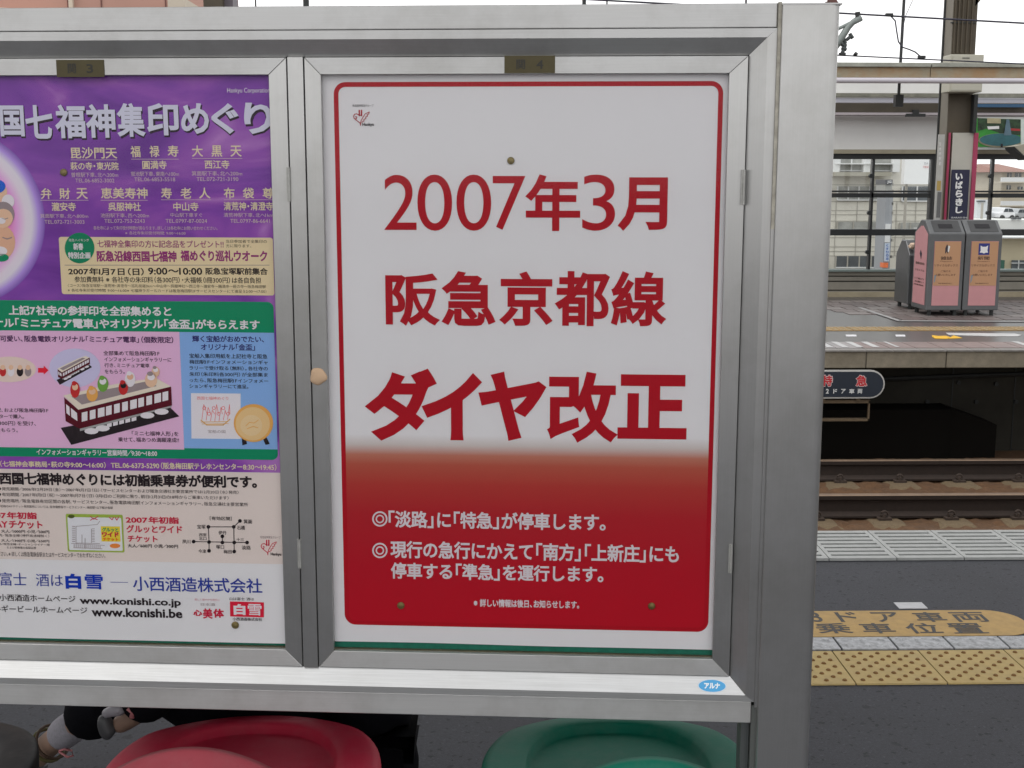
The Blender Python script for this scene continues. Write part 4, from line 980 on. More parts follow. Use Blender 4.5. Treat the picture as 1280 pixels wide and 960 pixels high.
def brect(parent, x0, y0, x1, y1, m, name, k=0, r=0, cor='1111', dy=DP):
    xc, yc = (x0 + x1) / 2, (y0 + y1) / 2; y = dy - k * .00022
    X0 = onB(x0, yc, y).x; X1 = onB(x1, yc, y).x; Z1 = onB(xc, y0, y).z; Z0 = onB(xc, y1, y).z; R = r * (X1 - X0) / (x1 - x0)
    pts = rrect(X0, Z0, X1, Z1, R, cor) if r else [(X1, Z1), (X0, Z1), (X0, Z0), (X1, Z0)]
    return MB().prism([(a, y, b) for a, b in pts], (0, .00008, 0)).build(name, m, parent)

# --- right poster
red = ink('red', 150, 10, 26, 1.45)
p4 = bthing('timetable_poster', 'white poster fading to red announcing a March 2007 timetable revision', 'poster')
zp0 = onB(640, 806.5, DP).z
def wavy_sheet(x0, x1, z0, z1, m, parent, name, y, amp, nx=40, seed=1):
    rnd = random.Random(seed); ph = [rnd.uniform(0, 6) for _ in range(4)]; mb = MB(); nz = 2
    for j in range(nz + 1):
        for i in range(nx + 1):
            t = i / nx; z = z0 + (z1 - z0) * j / nz
            if j == 0: z += amp * (math.sin(5 * t + ph[0]) + .5 * math.sin(11 * t + ph[1]))
            mb.v.append((x0 + (x1 - x0) * t, y, z))
    for j in range(nz):
        for i in range(nx): a = j * (nx + 1) + i; mb.f.append((a, a + 1, a + nx + 2, a + nx + 1)); mb.m.append(0)
    return mb.build(name, m, parent)
wavy_sheet(xi4a - .003, xi4b + .004, zp0, zi1 + .004, M['paper'], p4, 'paper', DP, .0007)
X0, X1 = onB(424.2, 450, DP).x, onB(894.6, 450, DP).x; Z1, Z0 = onB(640, 102, DP).z, onB(640, 784.8, DP).z
bw_ = .0083; RO = .021
outer = rrect(X0, Z0, X1, Z1, RO, n=10); inner = rrect(X0 + bw_, Z0 + bw_, X1 - bw_, Z1 - bw_, RO - bw_, n=10)
mb = MB(); yk = DP - .0006
for i in range(len(outer)):
    j = (i + 1) % len(outer); a, b, c, d = outer[i], outer[j], inner[j], inner[i]
    mb.poly([(a[0], yk, a[1]), (b[0], yk, b[1]), (c[0], yk, c[1]), (d[0], yk, d[1])])
mb.build('red_border', red, p4)
gm_ = bpy.data.materials.new('red_fade'); gm_.use_nodes = True; _t = gm_.node_tree; _N = _t.nodes; _p = _N['Principled BSDF']; _p.inputs['Roughness'].default_value = .45; _p.inputs['Specular IOR Level'].default_value = .12
_tc = _N.new('ShaderNodeTexCoord'); _sx = _N.new('ShaderNodeSeparateXYZ'); _mr = _N.new('ShaderNodeMapRange'); _cr = _N.new('ShaderNodeValToRGB')
zf1, zf0 = onB(640, 540, DP).z, onB(640, 785, DP).z
_mr.inputs[1].default_value = zf1; _mr.inputs[2].default_value = zf0
_t.links.new(_tc.outputs['Object'], _sx.inputs[0]); _t.links.new(_sx.outputs[2], _mr.inputs[0]); _t.links.new(_mr.outputs[0], _cr.inputs[0]); _t.links.new(_cr.outputs[0], _p.inputs['Base Color'])
def pc(r, g, b, k=1.7): return tuple(min(.82, lin(v) * k) for v in (r, g, b)) + (1,)
el = _cr.color_ramp.elements; el[0].position = 0.02; el[0].color = (.8, .79, .81, 1); el[1].position = 1; el[1].color = pc(148, 8, 26)
for pos, c in ((.07, (.64, .58, .56, 1)), (.12, pc(150, 95, 80)), (.17, pc(144, 68, 54)), (.27, pc(142, 45, 40)), (.42, pc(140, 24, 32)), (.7, pc(144, 12, 28))):
    e_ = _cr.color_ramp.elements.new(pos); e_.color = c
rr_ = rrect(X0 + .001, Z0 + .001, X1 - .001, zf1, RO, '0011')
MB().prism([(a, DP - .0003, b) for a, b in rr_], (0, .0001, 0)).build('red_panel', gm_, p4)
P7 = lambda x, y: (440 + x / 2.909, 200 + y / 2.909)
P8 = lambda x, y: (440 + x / 2.182, 420 + y / 2.182)
def ptext(par, s, f, x0, y0, x1, y1, m, bold=0, lift=.0009, name='lettering'):
    a = f(x0, y0); b = f(x1, y1); return btext(par, s, a[0], a[1], b[0], b[1], m, bold, DP, name, lift)
for s, x0, y0, x1, y1, b in (('2', 117, 54, 234, 254, .0), ('0', 238, 53, 364, 257, .0), ('0', 380, 53, 506, 257, .0), ('7', 512, 58, 630, 254, .0), ('年', 630, 52, 830, 258, .024), ('3', 838, 53, 957, 257, .0), ('月', 967, 63, 1147, 258, .03),
                             ('阪', 122, 412, 320, 603, .03), ('急', 325, 404, 522, 603, .03), ('京', 535, 405, 730, 603, .03), ('都', 737, 404, 937, 604, .028), ('線', 942, 404, 1144, 604, .026)):
    ptext(p4, s, P7, x0, y0, x1, y1, red, b)
for s, x0, y0, x1, y1, b in (('ダ', 35, 88, 232, 286, .042), ('イ', 190, 100, 355, 284, .045), ('ヤ', 345, 97, 530, 286, .045), ('改', 532, 97, 726, 291, .032), ('正', 725, 105, 914, 281, .042)):
    ptext(p4, s, P8, x0, y0, x1, y1, red, b)
wi = ink('white_print', 205, 200, 205, 1.2)
def ring(cx, cy, r0, r1, n=24): 
    return [[(cx + r1 * math.cos(2 * PI * i / n), cy + r1 * math.sin(2 * PI * i / n)), (cx + r1 * math.cos(2 * PI * (i + 1) / n), cy + r1 * math.sin(2 * PI * (i + 1) / n)), (cx + r0 * math.cos(2 * PI * (i + 1) / n), cy + r0 * math.sin(2 * PI * (i + 1) / n)), (cx + r0 * math.cos(2 * PI * i / n), cy + r0 * math.sin(2 * PI * i / n))] for i in range(n)]
for yv in (499, 585):
    c = P8(76, yv); bmulti(p4, ring(c[0], c[1], 7.6, 9.6) + ring(c[0], c[1], 3.6, 5.3), wi, 'bullet_mark', 4)
ptext(p4, '「淡路」に「特急」が停車します。', P8, 100, 480, 692, 527, wi, .026)
ptext(p4, '現行の急行にかえて「南方」「上新庄」にも', P8, 105, 564, 892, 613, wi, .026)
ptext(p4, '停車する「準急」を運行します。', P8, 106, 622, 686, 667, wi, .026)
ptext(p4, '※詳しい情報は後日、お知らせします。', P8, 332, 719, 620, 741, wi, .03)
def company_logo(par, ox, oy, s, m, tm, k=4):
    """red feathered flower mark; unit box is 65 wide and 62 high"""
    F = lambda L_: [(ox + x * s, oy + y * s) for x, y in L_]
    st = []
    for x in (24, 33): st += stroke(F([(x, 0), (x, 22)]), 5 * s)
    st += stroke(F([(24, 20), (14, 14), (5, 16), (1, 24), (4, 33), (12, 34), (14, 27), (9, 25)]), 3 * s)
    st += stroke(F([(8, 36), (18, 44), (28, 52), (29, 61)]), 3 * s)
    st += stroke(F([(29, 58), (31, 42), (40, 26), (48, 14), (64, 7)]), 2.6 * s)
    st += stroke(F([(64, 7), (62, 15), (55, 18), (57, 24), (49, 27), (51, 33), (42, 37), (43, 43), (33, 48)]), 2.6 * s)
    st += stroke(F([(24, 20), (33, 20)]), 3 * s)
    bmulti(par, st, m, 'company_logo', k)
company_logo(p4, 340 + 325 / 3.2, 60 + 249 / 3.2, 1 / 3.2, red, None)
blk = ink('black_print', 40, 35, 40, 1.3)
btext(p4, '阪急阪神東宝グループ', 441, 130.4, 467, 133.6, blk, .0, DP, lift=.0009); btext(p4, 'Hankyu', 453, 153.5, 467.5, 158.5, blk, .03, DP, lift=.0009)

# --- left poster
p3 = bthing('festival_poster', 'purple and green poster about a seven lucky gods stamp walk', 'poster')
xl_, xr_ = xi3a - .003, xi3b + .004
pm_ = bpy.data.materials.new('purple_satin'); pm_.use_nodes = True; _t = pm_.node_tree; _N = _t.nodes; _p = _N['Principled BSDF']; _p.inputs['Roughness'].default_value = .42; _p.inputs['Specular IOR Level'].default_value = .12
_tc = _N.new('ShaderNodeTexCoord'); _mp = _N.new('ShaderNodeMapping'); _mp.inputs['Rotation'].default_value = (0, .6, 0); _mp.inputs['Scale'].default_value = (2.2, 1, 6)
_n1 = _N.new('ShaderNodeTexNoise'); _n1.inputs['Scale'].default_value = 1.6; _n1.inputs['Detail'].default_value = 3; _n1.inputs['Distortion'].default_value = 1.4
_cr = _N.new('ShaderNodeValToRGB'); _t.links.new(_tc.outputs['Object'], _mp.inputs[0]); _t.links.new(_mp.outputs[0], _n1.inputs[0]); _t.links.new(_n1.outputs[0], _cr.inputs[0]); _t.links.new(_cr.outputs[0], _p.inputs['Base Color'])
el = _cr.color_ramp.elements; el[0].position = .3; el[0].color = pc(84, 38, 118, 1.6); el[1].position = .78; el[1].color = pc(170, 125, 175, 1.6)
for pos, c in ((.5, pc(108, 56, 140, 1.6)), (.6, pc(122, 66, 146, 1.6)), (.68, pc(138, 88, 155, 1.6))): e_ = _cr.color_ramp.elements.new(pos); e_.color = c
wavy_sheet(xl_, xr_, onB(340, 804, DP).z, zi1 + .004, M['paper'], p3, 'paper', DP, .0006, seed=4)
def K1(x, y): return (x / 3.368, 60 + y / 3.368)
def K2(x, y): return (x / 3.368, 280 + y / 3.368)
def K3(x, y): return (x / 3.368, 560 + y / 3.368)
def zrect(xa, xb, ya, yb, m, name, k, xat=180, r=0, cor='1111'):
    y = DP - k * .00022; Z1 = onB(xat, ya, y).z; Z0 = onB(xat, yb, y).z
    pts = rrect(xa, Z0, xb, Z1, r, cor) if r else [(xb, Z1), (xa, Z1), (xa, Z0), (xb, Z0)]
    return MB().prism([(a, y, b) for a, b in pts], (0, .00008, 0)).build(name, m, p3)
LX = lambda x, y: onB(x, y, DP).x
zrect(xl_ + .0005, xr_ - .0005, 80, 588.5, pm_, 'purple_ground', 1)
zrect(xl_ + .0005, xr_ - .0005, 588.6, 702, ink('beige_pink', 184, 173, 168, 1.65), 'beige_band', 1)
gr_ = ink('green_print', 8, 118, 82, 1.5); 
xg = LX(342.5, 400) ; xg2 = LX(347, 560)
zrect(xl_ + .0006, (xg + xg2) / 2, 376.5, 573, gr_, 'green_panel', 2, 200, .011, '1001')
zrect(xl_ + .0006, LX(227, 480), 414, 560.5, ink('pink_panel', 200, 160, 190, 1.6), 'pink_panel', 3, 120)
zrect(LX(227, 480) + .0001, (xg + xg2) / 2 - .0002, 415.5, 561, ink('blue_panel', 122, 158, 205, 1.65), 'blue_panel', 3, 285)
# glowing disc with the gods
cx0, cy0, R0 = -51, 272, 95
q = onB(cx0, cy0, DP); Rm = q.x - onB(cx0 - R0, cy0, DP).x
dm_ = bpy.data.materials.new('glow_disc_print'); dm_.use_nodes = True; _t = dm_.node_tree; _N = _t.nodes; _p = _N['Principled BSDF']; _p.inputs['Roughness'].default_value = .45
_tc = _N.new('ShaderNodeTexCoord'); _ln = _N.new('ShaderNodeVectorMath'); _ln.operation = 'LENGTH'; _dv = _N.new('ShaderNodeMath'); _dv.operation = 'DIVIDE'; _dv.inputs[1].default_value = Rm * 1.12
_cr = _N.new('ShaderNodeValToRGB'); _t.links.new(_tc.outputs['Object'], _ln.inputs[0]); _t.links.new(_ln.outputs['Value'], _dv.inputs[0]); _t.links.new(_dv.outputs[0], _cr.inputs[0]); _t.links.new(_cr.outputs[0], _p.inputs['Base Color'])
el = _cr.color_ramp.elements; el[0].position = .3; el[0].color = pc(225, 190, 210, 1.3); el[1].position = 1; el[1].color = pc(100, 62, 145, 1.6)
for pos, c in ((.58, pc(205, 100, 160, 1.6)), (.68, pc(208, 140, 190, 1.5)), (.78, pc(205, 190, 222, 1.4)), (.85, pc(198, 192, 222, 1.4)), (.93, pc(150, 120, 190, 1.5))): e_ = _cr.color_ramp.elements.new(pos); e_.color = c
o = MB().prism([(Rm * 1.12 * math.cos(t * PI / 32), 0, Rm * 1.12 * math.sin(t * PI / 32)) for t in range(64)], (0, .00008, 0)).build('glow_disc', dm_, p3); o.location = (q.x, DP - .0005, q.z)
skin_p = ink('skin_print', 214, 178, 150, 1.5); skin_d = ink('skin_print_dark', 190, 150, 125, 1.5)
G = []
def fig(shape, m, k=4): return bmulti(p3, [shape], m, 'god_figure', k)
grp = ink('grey_print', 130, 118, 120, 1.5); blu = ink('blue_print', 20, 80, 170, 1.6); wpr = ink('pale_print', 215, 210, 215, 1.2)
fig(ell(-6, 240, 15, 14), skin_p, 4); fig(ell(-6, 233, 13, 9), blu, 5); fig(ell(10, 252, 8, 9), wpr, 6); fig(ell(4, 268, 14, 16), grp, 7); fig(ell(4, 273, 12, 12), skin_p, 8); fig(ell(2, 276, 5, 4), wpr, 9)
fig(ell(3, 303, 16, 21), skin_d, 5); fig(ell(0, 314, 9, 6), wpr, 6); fig(ell(2, 322, 9, 5), gr_, 6)
fig([(3, 296), (9, 298), (15, 296), (15, 297.5), (9, 299.5), (3, 297.5)], grp, 8); fig([(2, 272), (6, 273.5), (10, 272), (10, 273), (6, 274.6), (2, 273)], grp, 9)
# title
tl1 = ink('title_shadow', 40, 24, 40, 1.3); tl2 = ink('title_silver', 190, 190, 205, 1.5)
title = [('国', 0, 242, 102, 372), ('七', 108, 240, 222, 382), ('福', 232, 238, 360, 380), ('神', 362, 236, 486, 378), ('集', 492, 232, 612, 374), ('印', 618, 232, 752, 368), ('め', 762, 232, 880, 362), ('ぐ', 890, 232, 1005, 362), ('り', 1028, 230, 1148, 362), ('西', -135, 246, -20, 376)]
for s, x0, y0, x1, y1 in title:
    ptext(p3, s, K1, x0 + 4, y0 + 6, x1 + 4, y1 + 8, tl1, .05, .0006, 'title_shadow'); ptext(p3, s, K1, x0, y0, x1, y1, tl2, .028, .0009, 'title_lettering')
gold = ink('gold_print', 214, 200, 165, 1.45); gold2 = ink('gold_print_dim', 186, 166, 165, 1.35)
ptext(p3, 'Hankyu Corporation', K1, 957, 168, 1136, 194, wpr, .0)
for s, x0, y0, x1, y1 in (('毘沙門天', 298, 418, 494, 466), ('福', 550, 412, 592, 460), ('禄', 630, 411, 672, 459), ('寿', 706, 410, 752, 458), ('大', 808, 410, 855, 458), ('黒', 890, 410, 936, 458), ('天', 970, 411, 1018, 458),
                          ('弁', 172, 590, 218, 636), ('財', 250, 590, 296, 636), ('天', 322, 590, 370, 636), ('恵美寿神', 425, 588, 622, 634), ('寿', 678, 588, 724, 634), ('老', 760, 588, 806, 634), ('人', 838, 588, 886, 634), ('布', 942, 588, 988, 634), ('袋', 1022, 588, 1070, 634), ('尊', 1106, 588, 1154, 634)):
    ptext(p3, s, K1, x0, y0, x1, y1, gold, .014)
for s, x0, y0, x1, y1 in (('萩の寺・東光院', 297, 480, 500, 514), ('圓満寺', 600, 474, 702, 510), ('西江寺', 862, 472, 966, 508), ('瀧安寺', 218, 650, 320, 686), ('呉服神社', 456, 650, 594, 686), ('中山寺', 730, 650, 836, 686), ('清荒神・清澄寺', 942, 648, 1150, 684)):
    ptext(p3, s, K1, x0, y0, x1, y1, gold, .015)
for s, x0, y0, x1, y1 in (('曽根駅下車、北へ200m', 302, 524, 498, 544), ('TEL.06-6852-3002', 318, 550, 482, 566), ('蛍池駅下車、東南へ100m', 552, 520, 754, 540), ('TEL.06-6853-5518', 566, 545, 738, 561), ('箕面駅下車、北へ200m', 808, 518, 1020, 538), ('TEL.072-721-3190', 828, 544, 1004, 560),
                          ('箕面駅下車、北へ800m', 170, 698, 372, 716), ('TEL.072-721-3003', 188, 724, 356, 740), ('池田駅下車、西へ200m', 424, 696, 628, 714), ('TEL.072-753-2243', 440, 720, 610, 736), ('中山駅下車すぐ', 718, 694, 852, 712), ('TEL.0797-87-0024', 698, 720, 872, 736), ('清荒神駅下車、北へ1km', 942, 694, 1150, 712), ('TEL.0797-86-6641', 970, 720, 1136, 736),
                          ('各社寺によって朱印受付時間が異なります。詳しくは各社寺にお問い合わせください。', 394, 750, 916, 766), ('※各社寺朱印受付時間：9:00〜16:00', 528, 772, 782, 786)):
    ptext(p3, s, K1, x0, y0, x1, y1, gold2, 0)
bmulti(p3, [[(x0 / 3.368, 60 + y / 3.368), (x1 / 3.368, 60 + y / 3.368), (x1 / 3.368, 60 + (y + 2) / 3.368), (x0 / 3.368, 60 + (y + 2) / 3.368)] for x0, x1, y in ((298, 494, 470), (552, 752, 467), (808, 1020, 464), (170, 372, 640), (424, 622, 640), (678, 888, 638), (942, 1150, 638))], gold2, 'rule_line', 4)
# beige box
a, b = K2(254, 56), K2(1152, 298); brect(p3, a[0], a[1], b[0], b[1], ink('cream_box', 205, 188, 152, 1.6), 'cream_box', 3, 3)
a = K2(335, 101); bpoly(p3, ell(a[0], a[1], 18.6, 19.2, 32), ink('badge_green', 10, 112, 78, 1.5), 'badge_disc', 5)
for s, x0, y0, x1, y1, b in (('阪急ハイキング', 292, 62, 376, 74, 0), ('新春', 310, 80, 352, 110, .03), ('特別企画', 288, 118, 382, 146, .03)): ptext(p3, s, K2, x0, y0, x1, y1, wpr, b, .0015)
wine = ink('wine_print', 120, 40, 95, 1.6); dkp = ink('dark_purple', 60, 24, 70, 1.4); bk2 = ink('print_black', 38, 30, 34, 1.2)
for s, x0, y0, x1, y1, m, b in (('七福神全集印の方に記念品をプレゼント!!', 410, 68, 942, 100, wine, .012), ('当日参加者で全集印の', 952, 66, 1124, 80, bk2, 0), ('方に限ります。', 952, 85, 1058, 99, bk2, 0), ('阪急沿線西国七福神', 408, 112, 744, 160, wine, .035), ('福めぐり巡礼ウオーク', 760, 110, 1126, 158, wine, .035),
                              ('2007年1月7日（日）', 288, 184, 606, 216, bk2, .025), ('9:00〜10:00', 624, 184, 852, 214, bk2, .025), ('阪急宝塚駅前集合', 866, 184, 1128, 214, bk2, .025), ('参加費無料 ※各社寺の朱印料（各300円）・大福帳（1冊300円）は各自負担', 314, 222, 1100, 248, bk2, .01),
                              ('〈コース〉阪急宝塚駅〜清荒神・清澄寺〜巡礼街道3km〜中山寺〜呉服神社〜西江寺〜瀧安寺〜圓満寺〜萩の寺〜阪急梅田駅', 286, 254, 1120, 268, bk2, 0), ('※各社寺朱印受付時間：9:00〜16:00 ※七福神ラガールカードは阪急梅田駅2Fサービスセンターにて進呈（12:00〜17:00）', 286, 274, 1122, 288, bk2, 0)):
    ptext(p3, s, K2, x0, y0, x1, y1, m, b)
a = K2(272, 172); b = K2(1134, 174.5); bpoly(p3, [a, (b[0], a[1]), b, (a[0], b[1])], grp, 'rule_line', 4)
for s, x0, y0, x1, y1, b in (('上記7社寺の参拝印を全部集めると', 38, 344, 722, 386, .03), ('オリジナル「ミニチュア電車」やオリジナル「金盃」がもらえます', -160, 398, 1094, 440, .03)):
    ptext(p3, s, K2, x0, y0, x1, y1, wpr, b, .0011)
nav = ink('navy_print', 40, 26, 90, 1.4)
for s, x0, y0, x1, y1, m, b in (('かわいくて可愛い、阪急電鉄オリジナル「ミニチュア電車」（個数限定）', -140, 470, 730, 498, dkp, .02), ('輝く宝船がおめでたい、', 810, 470, 1112, 498, nav, .02), ('オリジナル「金盃」', 846, 504, 1074, 532, nav, .02),
                              ('全部集めて阪急梅田駅1F', 436, 534, 672, 554, bk2, .008), ('インフォメーションギャラリーに', 440, 560, 722, 580, bk2, .008), ('行き、ミニチュア電車', 440, 586, 630, 604, bk2, .008), ('をもらう。', 442, 612, 526, 630, bk2, .008),
                              ('宝船入集印用紙を上記社寺と阪急', 798, 546, 1126, 566, bk2, .01), ('梅田駅1Fインフォメーションギャ', 798, 572, 1128, 590, bk2, .01), ('ラリーで受け取る（無料）。各社寺の', 798, 598, 1128, 616, bk2, .01), ('朱印（朱印料各300円）が全部集ま', 798, 624, 1128, 642, bk2, .01), ('ったら、阪急梅田駅1Fインフォメー', 798, 650, 1130, 668, bk2, .01), ('ションギャラリーにて進呈。', 798, 674, 1046, 692, bk2, .01),
                              ('「ミニ七福神人形」を', 556, 872, 752, 892, bk2, .01), ('乗せて、福あつめ満願達成!!', 498, 898, 754, 918, bk2, .01), ('阪急電鉄各駅、および阪急梅田駅1F', -120, 774, 204, 792, bk2, .008), ('サービスセンターで購入。', -120, 800, 102, 818, bk2, .008), ('朱印（各300円）を受け、', -90, 828, 152, 848, bk2, .008), ('人形をもらう。', -60, 858, 76, 876, bk2, .008)):
    ptext(p3, s, K2, x0, y0, x1, y1, m, b, .0011)
def pl_(f, pts): return [f(*p) for p in pts]
# pale ellipses, arrow, small train, large train
bmulti(p3, [pl_(K2, ell(315, 606, 108, 82, 28))], ink('pale_lilac', 190, 185, 215, 1.5), 'pale_oval', 5)
bmulti(p3, [pl_(K2, ell(40, 612, 112, 54, 28))], ink('pale_cream', 220, 200, 190, 1.5), 'pale_oval', 5)
bmulti(p3, [pl_(K2, [(160, 606), (184, 606), (184, 596), (204, 616), (184, 634), (184, 626), (160, 626)])], ink('arrow_red', 200, 30, 50, 1.6), 'arrow', 6)
rdp = ink('toy_red', 165, 40, 40, 1.5); grn = ink('toy_green', 95, 140, 60, 1.5)
for (x, c1) in ((12, rdp), (46, wpr), (84, bk2), (118, grp)):
    bmulti(p3, [pl_(K2, ell(x, 622, 14, 20, 14))], c1, 'toy_figure', 6); bmulti(p3, [pl_(K2, ell(x, 604, 10, 11, 12))], skin_p, 'toy_figure', 7)
mar = ink('maroon_print', 80, 12, 28, 1.3); crm = ink('cream_print', 205, 195, 180, 1.4); mid = ink('train_grey', 140, 140, 140, 1.5)
def train(F, s, detail=True):
    bmulti(p3, [F([(255, 858), (300, 930), (755, 810), (716, 772)])], bk2, 'train_base', 6)
    bmulti(p3, [F([(335, 840), (722, 740), (722, 772), (337, 872)])], mid, 'train_underframe', 7)
    bmulti(p3, [F([(330, 782), (720, 684), (724, 764), (336, 862)]), F([(270, 730), (330, 782), (336, 862), (276, 830)])], mar, 'train_body', 8)
    bmulti(p3, [F([(266, 722), (330, 782), (720, 684), (660, 650), (560, 660), (400, 690)])], crm, 'train_roof', 9)
    bmulti(p3, [F([(300, 726), (345, 760), (660, 682), (620, 662)])], grp, 'train_roof_deck', 10)
    wn = []
    for i in range(11):
        x0 = 344 + i * 34; w_ = 24 if i not in (2, 6, 9) else 28; yb_ = 790 - (x0 - 330) * .2513
        wn.append(F([(x0, yb_ + 8), (x0 + w_, yb_ + 8 - w_ * .25), (x0 + w_, yb_ + 46 - w_ * .25), (x0, yb_ + 46)]))
    wn += [F([(278, 758), (292, 770), (294, 808), (280, 796)]), F([(298, 774), (324, 796), (326, 830), (300, 812)])]
    bmulti(p3, wn, wpr, 'train_windows', 10)
    bmulti(p3, [F(ell(x, y, 30, 13, 12)) for x, y in ((385, 872), (432, 860), (620, 806), (680, 790))], wpr, 'train_wheels', 10)
    bmulti(p3, [F([(450 + i * 26, 842 - i * 6.4), (470 + i * 26, 837 - i * 6.4), (470 + i * 26, 852 - i * 6.4), (450 + i * 26, 857 - i * 6.4)]) for i in range(5)], wpr, 'train_gear', 9)
train(lambda P_: pl_(K2, P_), 1)
def small(P_): return pl_(K2, [(238 + (x - 255) * .30, 548 + (y - 650) * .34 + (755 - x) * .075) for x, y in P_])
train(small, 0)
for (x, y, c1, c2, rx_, ry_) in ((316, 698, rdp, skin_p, 20, 34), (388, 716, ink('toy_orange', 205, 150, 80, 1.5), skin_p, 24, 32), (433, 674, grn, wpr, 23, 33), (519, 690, rdp, bk2, 20, 30), (548, 654, wpr, skin_d, 22, 32), (636, 656, skin_p, wpr, 26, 32), (655, 622, skin_p, wpr, 17, 22)):
    bmulti(p3, [pl_(K2, ell(x, y, rx_, ry_, 18))], c1, 'toy_figure', 11); bmulti(p3, [pl_(K2, ell(x, y - ry_ * .35, rx_ * .62, ry_ * .42, 14))], c2, 'toy_figure', 12); bmulti(p3, [pl_(K2, ell(x - 4, y - ry_ * .8, rx_ * .5, ry_ * .3, 12))], c1 if c1 is not skin_p else grp, 'toy_figure', 13)
# treasure ship print and gold dish
bmulti(p3, [pl_(K2, [(804, 712), (1013, 714), (1013, 905), (806, 903)])], wpr, 'print_card', 5)
ln_ = []
for i in range(7): ln_ += stroke(pl_(K2, [(850 + i * 18, 832 - abs(i - 3) * 3), (858 + i * 18, 760 + (i % 3) * 12), (872 + i * 16, 800)]), .7)
for i in range(6): ln_ += ring(*K2(860 + i * 20, 775 + (i % 2) * 24), 1.6, 2.4, 8)
bmulti(p3, ln_, ink('sketch_red', 205, 110, 110, 1.5), 'ship_sketch', 6)
bmulti(p3, stroke(pl_(K2, [(846, 826), (870, 846), (940, 846), (968, 822)]), 1.4) + stroke(pl_(K2, [(846, 834), (960, 832)]), .9) + stroke(pl_(K2, [(850, 842), (962, 840)]), .7), ink('sketch_ochre', 190, 150, 90, 1.5), 'ship_sketch', 7)
ptext(p3, '西国七福神めぐり', K2, 830, 726, 962, 740, ink('sketch_red', 0, 0, 0), 0, .0015); ptext(p3, '宝船の図', K2, 876, 866, 950, 880, grp, 0, .0015)
bmulti(p3, [pl_(K2, [(1018, 900), (1034, 896), (1040, 926), (1020, 932)]), pl_(K2, [(1104, 898), (1122, 898), (1136, 926), (1118, 930)])], bk2, 'dish_stand', 6)
bmulti(p3, [pl_(K2, ell(1067, 838, 83, 80, 36))], ink('dish_gold', 190, 140, 75, 1.6), 'gold_dish', 7); bmulti(p3, [pl_(K2, ell(1064, 841, 72, 70, 36))], ink('dish_light', 222, 188, 135, 1.45), 'gold_dish', 8); bmulti(p3, [pl_(K2, ell(1058, 848, 46, 44, 30))], ink('dish_pale', 228, 200, 155, 1.4), 'gold_dish', 9)
bmulti(p3, stroke(pl_(K2, [(1035, 850), (1050, 835), (1070, 838), (1088, 825)]), .8) + stroke(pl_(K2, [(1040, 862), (1066, 852), (1086, 858)]), .8), ink('dish_gold', 0, 0, 0), 'gold_dish', 10)
# bottom strips
for s, x0, y0, x1, y1, m, b in (('インフォメーションギャラリー営業時間／9:30〜18:00', 154, 6, 662, 32, wpr, .02), ('TEL.06-6852-3002（七福神会事務局・萩の寺 9:00〜16:00）', -220, 54, 446, 80, gold, .02), ('TEL.06-6373-5290（阪急梅田駅テレホンセンター 8:30〜19:45）', 468, 62, 1164, 90, gold, .02),
                              ('西国七福神めぐりには初詣乗車券が便利です。', -2, 108, 1082, 162, bk2, .04),
                              ('●発売期間／2006年12月29日（金）〜2007年1月7日（日）〈サービスセンターおよび阪急交通社主要営業所では12月20日（水）発売〉', -8, 171, 1006, 186, bk2, .0), ('●有効期間／2007年1月1日（祝）〜2007年1月7日（日）〈1月1日のご利用に限り、前日12月31日の18時からご乗車いただけます〉', -8, 194, 964, 210, bk2, .0),
                              ('●発売場所／阪急電鉄有効区間の各駅、サービスセンター、阪急電鉄梅田駅インフォメーションギャラリー、阪急交通社主要営業所', -8, 221, 1044, 237, bk2, .0), ('●初詣1DAYチケット発売箇所については、阪急電鉄各サービスセンター、梅田駅・山下駅の各駅', -8, 242, 476, 253, bk2, 0)):
    ptext(p3, s, K3, x0, y0, x1, y1, m, b, .0011)
rd2 = ink('ticket_red', 165, 28, 55, 1.6)
for s, x0, y0, x1, y1, m, b in (('2007年初詣', -64, 268, 156, 298, rd2, .03), ('1DAYチケット', -60, 304, 180, 338, rd2, .03), ('大人／1000円 小児／500円', 6, 344, 208, 358, bk2, .01), ('市内／阪急全線（神戸高速線除く）', -20, 362, 208, 374, bk2, 0), ('大人／1300円 小児／650円', 6, 384, 208, 396, bk2, .01), ('市内／阪急全線・オーシャンライナー線', -20, 400, 210, 410, bk2, 0), ('および能勢電の各駅区間', 30, 414, 152, 424, bk2, 0),
                              ('2007年初詣', 530, 288, 754, 318, rd2, .03), ('グルッとワイド', 532, 324, 768, 358, rd2, .03), ('チケット', 538, 368, 664, 396, rd2, .03), ('大人／600円 小児／300円', 538, 404, 750, 420, bk2, .02),
                              ('お求めください。※詳しくは阪急電鉄各駅またはサービスセンターでおたずねください。', -60, 438, 444, 458, bk2, 0), ('［有効区間］', 884, 288, 976, 304, bk2, .01)):
    ptext(p3, s, K3, x0, y0, x1, y1, m, b, .0011)
a, b = K3(281, 279), K3(520, 438)
brect(p3, a[0], a[1], b[0], b[1], ink('ticket_green', 130, 150, 60, 1.6), 'ticket_card', 4, 2); brect(p3, a[0] + 2, a[1] + 4, b[0] - 2, b[1] - 2, ink('ticket_pale', 205, 205, 210, 1.3), 'ticket_card', 5, 1.5)
brect(p3, *K3(426, 330), *K3(506, 394), ink('ticket_yellow', 220, 200, 60, 1.5), 'ticket_patch', 6); ptext(p3, 'グルッと', K3, 430, 334, 500, 352, gr_, .04, .0017); ptext(p3, 'ワイド', K3, 430, 352, 502, 374, rd2, .06, .0017); ptext(p3, 'チケット', K3, 434, 376, 500, 391, ink('t_or', 200, 90, 20, 1.6), .05, .0017)
